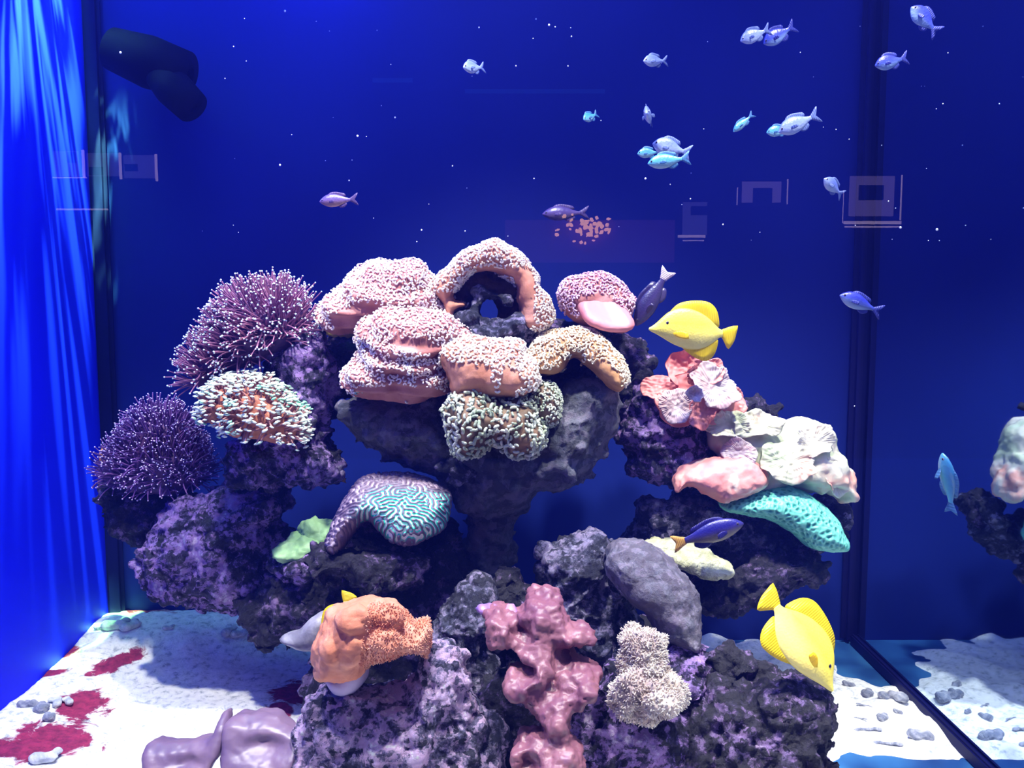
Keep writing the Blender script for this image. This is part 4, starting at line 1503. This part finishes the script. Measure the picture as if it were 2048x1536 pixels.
def fin_mesh(outline, y=0.0, thick=0.006, flare=0.0, axis='side', pivot=None, splay=0.0, curve=0.0):
    B = smooth_outline(outline, 0.03)
    n = len(B)
    c = B.mean(0)
    V = []
    for s in (1, -1):
        for p in B:
            V.append([p[0], s * thick * 0.12, p[1]])
        V.append([c[0], s * thick * 0.5, c[1]])
        for p in B:
            q = c + (p - c) * 0.55
            V.append([q[0], s * thick * 0.42, q[1]])
    m_ = 2 * n + 1
    Fc = []
    for s in (0, 1):
        o = s * m_
        for i in range(n):
            j = (i + 1) % n
            f1 = (o + i, o + j, o + n + 1 + j, o + n + 1 + i)
            f2 = (o + n + 1 + i, o + n + 1 + j, o + n)
            Fc.append(f1 if s else tuple(reversed(f1)))
            Fc.append(f2 if s else tuple(reversed(f2)))
    for i in range(n):
        j = (i + 1) % n
        Fc.append((i, j, m_ + j, m_ + i))
    out = []
    for v in V:
        x, yy, z = v
        if pivot is not None:
            d = x - pivot
            yy += math.copysign(1, y or 1) * splay * max(0, d)
        yy += curve * math.sin((x - 0.2) * 2.6)
        out.append((x, yy + y, z))
    return out, Fc


TANG = dict(
    body=[(0.0, 0.012, -0.012, 0.010), (0.03, 0.030, -0.030, 0.018), (0.08, 0.07, -0.05, 0.030), (0.13, 0.125, -0.075, 0.045), (0.20, 0.195, -0.115, 0.062), (0.30, 0.245, -0.165, 0.075), (0.42, 0.25, -0.20, 0.075), (0.55, 0.215, -0.205, 0.062), (0.66, 0.15, -0.165, 0.045), (0.74, 0.075, -0.10, 0.028), (0.785, 0.035, -0.055, 0.016), (0.82, 0.032, -0.048, 0.012)],
    dorsal=[(0.22, 0.19), (0.30, 0.285), (0.42, 0.325), (0.56, 0.335), (0.66, 0.315), (0.73, 0.25), (0.765, 0.16), (0.775, 0.06), (0.72, 0.06), (0.60, 0.15), (0.45, 0.20), (0.32, 0.20)],
    anal=[(0.36, -0.16), (0.45, -0.24), (0.56, -0.30), (0.66, -0.32), (0.73, -0.27), (0.765, -0.19), (0.775, -0.08), (0.72, -0.07), (0.60, -0.15), (0.48, -0.18)],
    tail=[(0.79, 0.02), (0.86, 0.055), (0.93, 0.08), (0.985, 0.085), (0.975, 0.0), (0.955, -0.09), (0.90, -0.175), (0.86, -0.13), (0.82, -0.06), (0.79, -0.035)],
    pect=[(0.25, -0.03), (0.33, 0.0), (0.40, -0.03), (0.41, -0.08), (0.35, -0.085), (0.27, -0.06)],
    eye=(0.19, 0.075, 0.021))
CHROMIS = dict(
    body=[(0.0, 0.01, -0.014, 0.012), (0.03, 0.05, -0.045, 0.035), (0.08, 0.10, -0.085, 0.06), (0.16, 0.155, -0.135, 0.085), (0.28, 0.19, -0.17, 0.095), (0.42, 0.18, -0.165, 0.085), (0.56, 0.13, -0.125, 0.06), (0.68, 0.07, -0.07, 0.035), (0.76, 0.042, -0.042, 0.02), (0.80, 0.042, -0.042, 0.014)],
    dorsal=[(0.22, 0.16), (0.30, 0.225), (0.42, 0.235), (0.54, 0.21), (0.66, 0.17), (0.68, 0.10), (0.60, 0.08), (0.45, 0.15), (0.30, 0.16)],
    anal=[(0.45, -0.13), (0.52, -0.19), (0.62, -0.19), (0.70, -0.12), (0.66, -0.06), (0.55, -0.10)],
    tail=[(0.77, 0.03), (0.86, 0.09), (0.94, 0.15), (1.0, 0.17), (0.95, 0.06), (0.90, 0.0), (0.95, -0.06), (1.0, -0.17), (0.94, -0.15), (0.86, -0.09), (0.77, -0.03)],
    pect=[(0.24, -0.02), (0.32, 0.01), (0.40, -0.01), (0.40, -0.06), (0.33, -0.07), (0.25, -0.05)],
    eye=(0.085, 0.03, 0.030))
SLIM = dict(
    body=[(0.0, 0.01, -0.012, 0.010), (0.03, 0.045, -0.04, 0.03), (0.08, 0.085, -0.07, 0.05), (0.18, 0.13, -0.115, 0.07), (0.32, 0.155, -0.145, 0.08), (0.46, 0.145, -0.135, 0.07), (0.60, 0.105, -0.10, 0.05), (0.70, 0.065, -0.06, 0.03), (0.78, 0.045, -0.045, 0.018), (0.81, 0.045, -0.045, 0.014)],
    dorsal=[(0.22, 0.12), (0.30, 0.185), (0.45, 0.20), (0.58, 0.17), (0.70, 0.13), (0.71, 0.06), (0.60, 0.07), (0.45, 0.12), (0.30, 0.13)],
    anal=[(0.45, -0.11), (0.52, -0.17), (0.62, -0.17), (0.71, -0.11), (0.68, -0.05), (0.55, -0.08)],
    tail=[(0.78, 0.035), (0.86, 0.07), (0.94, 0.11), (0.99, 0.12), (0.955, 0.04), (0.94, 0.0), (0.955, -0.04), (0.99, -0.12), (0.94, -0.11), (0.86, -0.07), (0.78, -0.035)],
    pect=[(0.24, -0.02), (0.32, 0.01), (0.40, -0.01), (0.40, -0.06), (0.33, -0.07), (0.25, -0.05)],
    eye=(0.085, 0.028, 0.022))


def fish_orient(tilt, yaw, roll, facing):
    """tilt: nose down positive, yaw: nose toward the viewer positive"""
    if facing == 'left':
        M = Matrix.Rotation(R(-tilt), 4, 'Y') @ Matrix.Rotation(R(yaw), 4, 'Z') @ Matrix.Rotation(R(roll), 4, 'X')
    else:
        M = Matrix.Rotation(R(tilt), 4, 'Y') @ Matrix.Rotation(R(180 - yaw), 4, 'Z') @ Matrix.Rotation(R(roll), 4, 'X')
    return M


PROTO = {}


def make_fish(name, key, spec, L, mats, curve=0.0):
    """meshes in local space, scaled to length L, origin mid-body; returns list of (name, mesh, children)"""
    mb, mf, mt = mats
    out = []

    def mesh(nm, V, Fc, m_):
        V = [((v[0] - 0.45) * L, v[1] * L, v[2] * L) for v in V]
        me = bpy.data.meshes.new(nm)
        me.from_pydata(V, [], [tuple(f) for f in Fc])
        bm = bmesh.new()
        bm.from_mesh(me)
        bmesh.ops.recalc_face_normals(bm, faces=bm.faces[:])
        bm.to_mesh(me)
        bm.free()
        me.polygons.foreach_set('use_smooth', np.ones(len(me.polygons), bool))
        me.materials.append(m_)
        return me
    out.append(('body', mesh('body', *body_mesh(spec['body'], curve=curve), mb), None))
    out.append(('dorsal_fin', mesh('dorsal_fin', *fin_mesh(spec['dorsal'], thick=0.018, curve=curve), mf), None))
    out.append(('anal_fin', mesh('anal_fin', *fin_mesh(spec['anal'], thick=0.018, curve=curve), mf), None))
    out.append(('tail_fin', mesh('tail_fin', *fin_mesh(spec['tail'], thick=0.018, curve=curve), mt), None))
    ex, ez, er = spec['eye']
    bw = interp([(s[0], s[3]) for s in spec['body']], ex)[0]
    bt = interp([(s[0], s[3]) for s in spec['body']], 0.26)[0]
    cv = curve * math.sin((ex - 0.2) * 2.6)
    for s in (-1, 1):
        out.append(('pectoral_fin', mesh('pectoral_fin', *fin_mesh(spec['pect'], y=s * bt * 0.85, thick=0.008, pivot=0.25, splay=0.55), mf), None))
        V, Fc = ball((ex, cv + s * bw * 0.80, ez), (er, er * 0.55, er))
        V2, F2 = ball((ex - 0.001, cv + s * (bw * 0.80 + er * 0.30), ez), (er * 0.6, er * 0.38, er * 0.6))
        out.append(('eye', mesh('eye', V, Fc, M_eye), ('pupil', mesh('pupil', V2, F2, M_pup))))
    PROTO[key] = out
    return out


def place_fish(name, key, P, M, scale, label, group=None, stretch=1.0):
    root = bpy.data.objects.new(name, None)
    root.empty_display_size = 0.02
    COL.objects.link(root)
    root.matrix_basis = Matrix.Translation(P) @ M @ Matrix.Diagonal((scale, scale, scale * stretch, 1))
    tag(root, label, 'fish', group)
    for nm, me, ch in PROTO[key]:
        o = bpy.data.objects.new(nm, me)
        COL.objects.link(o)
        o.parent = root
        if ch:
            c_ = bpy.data.objects.new(ch[0], ch[1])
            COL.objects.link(c_)
            c_.parent = o
    return root


Y1 = fish_mat('tang_yellow_skin', (0.90, 0.72, 0.06), (0.92, 0.77, 0.13), (0.88, 0.74, 0.20), 0.02)
Y2 = fin_mat('tang_yellow_fin', (0.88, 0.68, 0.01), 0.4)
B1 = fish_mat('chromis_pale_skin', (0.105, 0.149, 0.465), (0.211, 0.273, 0.546), (0.310, 0.384, 0.570), 0.01)
B1f = fin_mat('chromis_pale_fin', (0.155, 0.217, 0.496))
B2 = fish_mat('chromis_blue_skin', (0.019, 0.025, 0.310), (0.050, 0.074, 0.384), (0.186, 0.279, 0.496), 0.01)
B2f = fin_mat('chromis_blue_fin', (0.050, 0.062, 0.372))
B3 = fish_mat('chromis_aqua_skin', (0.031, 0.174, 0.384), (0.074, 0.298, 0.446), (0.211, 0.384, 0.496), 0.01)
B3f = fin_mat('chromis_aqua_fin', (0.074, 0.217, 0.465))
V1 = fish_mat('anthias_lilac_skin', (0.074, 0.050, 0.248), (0.136, 0.081, 0.236), (0.248, 0.136, 0.136), 0.01)
V0 = fish_mat('anthias_dimmed_skin', (0.05, 0.03, 0.14), (0.08, 0.05, 0.17), (0.10, 0.07, 0.17), 0.01)  # darker copy of the lilac skin, its dimness put into the colour
V0f = fin_mat('anthias_dimmed_fin', (0.08, 0.05, 0.16), 0.2)  # fin colour dimmed the same way
V1f = fin_mat('anthias_lilac_fin', (0.136, 0.081, 0.248))
D1 = fish_mat('damsel_indigo_skin', (0.012, 0.01, 0.17), (0.04, 0.03, 0.16), (0.20, 0.15, 0.12), 0.012)
D1f = fin_mat('damsel_indigo_fin', (0.015, 0.01, 0.17), 0.2)
D1t = fin_mat('damsel_yellow_tail', (0.75, 0.42, 0.10), 0.3)
D2 = fish_mat('dusky_violet_skin', (0.015, 0.01, 0.06), (0.03, 0.02, 0.09), (0.04, 0.03, 0.09), 0.012)
D2t = fin_mat('pale_tail', (0.60, 0.50, 0.62), 0.3)
make_fish('yellow_tang', 'tang', TANG, 0.182, (Y1, Y2, Y2))
make_fish('chromis', 'pale', CHROMIS, 0.08, (B1, B1f, B1f))
make_fish('chromis', 'blue', CHROMIS, 0.08, (B2, B2f, B2f))
make_fish('chromis', 'aqua', CHROMIS, 0.08, (B3, B3f, B3f))
make_fish('chromis', 'bend', SLIM, 0.08, (B3, B3f, B3f), curve=0.06)
make_fish('anthias', 'lilac', CHROMIS, 0.08, (V1, V1f, V1f))
make_fish('anthias', 'dim', CHROMIS, 0.08, (V0, V0f, V0f))
make_fish('damselfish', 'damsel', SLIM, 0.15, (D1, D1f, D1t))
make_fish('surgeonfish', 'dusk', SLIM, 0.15, (D2, D2, D2t))


def swim(name, key, px, py, Y, len_px, tilt, label, yaw=0, roll=0, facing='left', group=None, base=0.08, stretch=1.0):
    P = at(px, py, Y)
    scale = len_px * unit(Y) / base
    if name == 'chromis':
        stretch *= 1.22
    return place_fish(name, key, P, fish_orient(tilt, yaw, roll, facing), scale, label, group, stretch)


swim('yellow_tang', 'tang', 1379, 662, -0.02, 182, -3, 'yellow tang swimming left above the pink leafy coral', base=0.182, yaw=4)
swim('yellow_tang', 'tang', 1604, 1288, -0.30, 248, 57, 'brightly lit yellow tang diving nose down over the bottom right rocks', facing='right', base=0.182, yaw=8, roll=24)
swim('yellow_tang', 'tang', 690, 662, 0.20, 95, 6, 'small yellow fish tucked under the pink ridged dome', base=0.182, yaw=25)
swim('yellow_tang', 'tang', 684, 1251, -0.22, 130, 84, 'yellow fish hidden behind the orange coral with only its tail showing', base=0.182, yaw=20)
sch = 'pale blue chromis swimming in the upper water'
swim('chromis', 'pale', 946, 135, 0.0, 56, 14, 'small round white chromis alone near the top centre', yaw=42)
swim('chromis', 'pale', 1309, 122, 0.0, 54, 6, 'whitish chromis below the pair at the top, alone', yaw=20)
swim('chromis', 'pale', 1508, 71, 0.0, 62, 22, 'pale chromis, the left of the close pair at the top')
swim('chromis', 'blue', 1556, 71, 0.03, 70, 30, 'deep blue chromis, the right of the close pair at the top')
swim('chromis', 'blue', 1847, 38, -0.12, 74, -42, 'deep blue chromis nose up in the top right corner', stretch=1.1)
swim('chromis', 'blue', 1780, 124, -0.10, 66, 14, 'blue and pale chromis beside the dark corner seam at the top')
swim('chromis', 'aqua', 1180, 234, 0.05, 44, 30, 'tiny aqua chromis above the middle, alone', yaw=38)
swim('chromis', 'pale', 1297, 232, 0.0, 78, 12, 'roundish pale chromis facing the viewer', yaw=74)
swim('chromis', 'aqua', 1485, 247, 0.05, 52, 42, 'slender aqua chromis pointing down left', stretch=0.7)
swim('chromis', 'aqua', 1556, 262, 0.05, 50, 8, 'bluish chromis half hidden behind a larger pale one')
swim('chromis', 'pale', 1594, 248, 0.0, 86, 24, 'larger pale violet chromis with forked tail raised to the right', stretch=0.9)
swim('chromis', 'aqua', 1296, 306, 0.05, 46, 4, 'smallest aqua chromis, left of the huddle of three')
swim('chromis', 'pale', 1340, 296, 0.02, 78, -14, 'whitish chromis on top in the huddle of three')
swim('chromis', 'aqua', 1334, 322, -0.02, 84, 8, 'bright aqua chromis lowest in the huddle of three', stretch=0.8)
swim('chromis', 'pale', 1665, 373, 0.0, 58, -34, 'pale plump chromis left of the dark corner seam', yaw=20)
swim('chromis', 'blue', 1718, 606, -0.05, 92, -22, 'deep blue chromis with aqua belly crossing the dark corner seam', stretch=0.8)
swim('chromis', 'bend', 1892, 962, -0.20, 128, -84, 'long pale aqua fish bending upright near the right edge', roll=78)
swim('anthias', 'lilac', 674, 401, 0.05, 76, 4, 'lilac fish with dark eye alone at the left of the open water', stretch=0.95)
swim('anthias', 'dim', 1127, 427, 0.30, 92, 2, 'dim violet fish near the rear wall above the corals', stretch=0.85)
swim('surgeonfish', 'dusk', 1302, 600, 0.10, 130, 60, 'dark violet fish with pale tail up, right of the lilac pink coral', base=0.15)
swim('damselfish', 'damsel', 1422, 1066, -0.04, 152, -17, 'indigo blue damselfish with orange yellow tail swimming right', facing='right', base=0.15)
swim('damselfish', 'damsel', 668, 962, 0.16, 46, 0, 'tiny dark fish with yellow tail in the dark gap above the brain coral', base=0.15, yaw=10)

# ================================================================== PUMP
m, nt, b = new_mat('black_pump_plastic')
b.inputs['Base Color'].default_value = (0.001, 0.001, 0.008, 1)
b.inputs['Roughness'].default_value = 0.8
b.inputs['Specular IOR Level'].default_value = 0.1
root = empty('wave_pump', at(275, 125, 0.42), 'dark rounded circulation pump on the rear wall at the upper left', 'pump')
V, Fc = tube([at(215, 95, 0.40), at(225, 98, 0.40), at(300, 125, 0.39), at(372, 150, 0.38), at(380, 153, 0.38)], [0.02, 0.05, 0.062, 0.055, 0.02], 28)
link_mesh('motor_housing', V, Fc, m, root)
V, Fc = tube([at(300, 130, 0.38), at(345, 175, 0.36), at(385, 215, 0.34), at(388, 218, 0.34)], [0.03, 0.045, 0.04, 0.01], 24)
link_mesh('nozzle', V, Fc, m, root)
# ================================================================== SPECKS
bm = bmesh.new()
r = random.Random(4)
specks = [(570, 22, 2.6), (241, 105, 2.2), (1291, 357, 2.6), (958, 55, 1.8), (790, 235, 2.0), (715, 272, 2.2), (1072, 38, 1.6), (1098, 50, 2), (1143, 73, 1.5), (560, 330, 2.0), (698, 361, 1.8), (930, 462, 1.6), (1068, 357, 1.4), (450, 157, 1.4), (1874, 459, 2.2), (1801, 455, 2.0), (843, 460, 1.8), (1709, 812, 1.4)]
specks += [(r.uniform(400, 1900), r.uniform(10, 500), r.uniform(0.7, 1.3)) for _ in range(60)]
for px, py, s in specks:
    P = at(px, py, r.uniform(-0.3, 0.35))
    mt = Matrix.Translation(P) @ Matrix.Diagonal((s * 0.001, s * 0.0008, s * 0.0011, 1))
    bmesh.ops.create_icosphere(bm, subdivisions=1, radius=1, matrix=mt)
me = bpy.data.meshes.new('drifting_specks')
bm.to_mesh(me)
bm.free()
m, nt, b = new_mat('white_speck')
b.inputs['Base Color'].default_value = (0.8, 0.85, 0.95, 1)
me.materials.append(m)
o = bpy.data.objects.new('drifting_specks', me)
COL.objects.link(o)
tag(o, 'tiny white specks drifting in the water', 'specks', kind='stuff')

# ================================================================== THE HALL BEHIND THE CAMERA (seen only as reflections in the front pane)
YW = -4.5
DV = (YF - YW) + YF      # where its mirror image seems to stand


def glow_mat(name, c, s):
    m, nt, b = new_mat(name)
    b.inputs['Base Color'].default_value = (*c, 1)
    b.inputs['Emission Color'].default_value = (*c, 1)
    b.inputs['Emission Strength'].default_value = s
    return m


M_sign = glow_mat('lit_placard', (0.62, 0.45, 0.9), 1.6)
M_sign2 = glow_mat('dimly_lit_placard', (0.45, 0.40, 0.9), 0.9)
M_frame_glint = glow_mat('lit_frame_glint', (0.75, 0.55, 0.75), 5)  # glow put in for bright frame edges and one lamp glint
M_dark, nt, b = new_mat('dark_print')
b.inputs['Base Color'].default_value = (0.02, 0.02, 0.03, 1)


def mir(px, py, dy=0.0):
    """a point on the hall wall whose reflection shows at px,py"""
    P = at(px, py, DV - dy)
    return Vector((P.x, YW + dy, P.z))


def plate(name, x0, y0, x1, y1, mat, parent, dy):
    a, b_ = mir(x0, y1, dy), mir(x1, y0, dy)
    o = slab(name, (a.x, a.y - 0.01, a.z), (b_.x, a.y, b_.z), mat, None)
    put_under(o, parent)
    return o


slab('wall_rear', (-4, YW - 0.1, 0), (4, YW - 0.03, 3), wall_mat('dark_hall_wall', (0.01, 0.01, 0.015), (0.015, 0.015, 0.02), 1))
for lab, (x0, y0, x1, y1), pic, bars, ms in [
    ('lit placard on the hall wall with a dark square picture and shelf', (1698, 352, 1790, 432), (1718, 370, 1768, 400), [(1688, 442, 1803, 448), (1690, 452, 1800, 455), (1686, 380, 1688, 446), (1802, 350, 1804, 440)], M_sign),
    ('lit placard on the hall wall with a dark arch shape', (1484, 363, 1563, 405), (1506, 376, 1545, 412), [(1474, 375, 1476, 410), (1574, 358, 1577, 408)], M_sign),
    ('narrow lit placard on the hall wall above a small shelf', (1365, 404, 1415, 470), (1382, 412, 1416, 430), [(1356, 470, 1411, 475), (1366, 480, 1408, 482)], M_sign2),
    ('lit placard on the hall wall with a small dark picture', (248, 310, 308, 356), (249, 328, 274, 342), [(239, 305, 241, 358), (311, 308, 313, 362)], M_sign2),
    ('dim lit placard on the hall wall beside the small picture one', (175, 306, 236, 352), (178, 334, 205, 350), [(165, 300, 167, 355)], M_sign2),
    ('pale lit placard on the hall wall at the far end', (108, 302, 155, 352), (135, 304, 150, 325), [(105, 354, 172, 356), (112, 417, 215, 420)], M_sign2)]:  # lowest bar is a lamp's reflected glint, added as a glowing strip
    root = empty('framed_placard', mir((x0 + x1) / 2, y1), lab, 'placard')
    plate('panel', x0, y0, x1, y1, ms, root, 0.03)
    plate('picture', *pic, M_dark, root, 0.045)
    for b4 in bars:
        plate('frame_glint_bar', *b4, M_frame_glint, root, 0.03)

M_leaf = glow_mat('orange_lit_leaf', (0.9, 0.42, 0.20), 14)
M_red_glow = glow_mat('dim_red_wall_glow', (0.20, 0.05, 0.13), 1.3)  # added glow standing in for a lit reddish wall
M_streak = glow_mat('dim_cyan_streak', (0.05, 0.30, 0.60), 0.45)  # added glow for faint cyan streaks in the front pane
root = empty('ornament', mir(1175, 480), 'cluster of orange lit leaves reflected above the top coral', 'ornament')
r = random.Random(12)
bm = bmesh.new()
for _ in range(70):
    x, y = r.gauss(1175, 24), r.gauss(455, 13)
    P = mir(x, y, 0.06)
    mt = Matrix.Translation(P) @ Matrix.Rotation(r.uniform(0, 6), 4, 'Y') @ Matrix.Diagonal((r.uniform(0.008, 0.018), 0.004, r.uniform(0.006, 0.012), 1))
    bmesh.ops.create_icosphere(bm, subdivisions=1, radius=1, matrix=mt)
me = bpy.data.meshes.new('leaves')
bm.to_mesh(me)
bm.free()
me.materials.append(M_leaf)
o = bpy.data.objects.new('leaves', me)
COL.objects.link(o)
put_under(o, root)
o['kind'] = 'stuff'
root = empty('red_glow_panel', mir(1180, 530), 'dim reddish glowing panel added in place of a lit hall wall', 'red_glow_panel')
plate('glow_sheet', 1010, 440, 1350, 525, M_red_glow, root, 0.02)
for x0, x1, y0, y1, lab in [(745, 825, 156, 164, 'short dim blue glowing strip added for a faint streak in the glass'), (930, 1210, 178, 186, 'long dim blue glowing strip added for a faint streak in the glass')]:
    root = empty('streak_strip', mir((x0 + x1) / 2, y1), lab, 'streak')
    plate('tube', x0, y0, x1, y1, M_streak, root, 0.03)
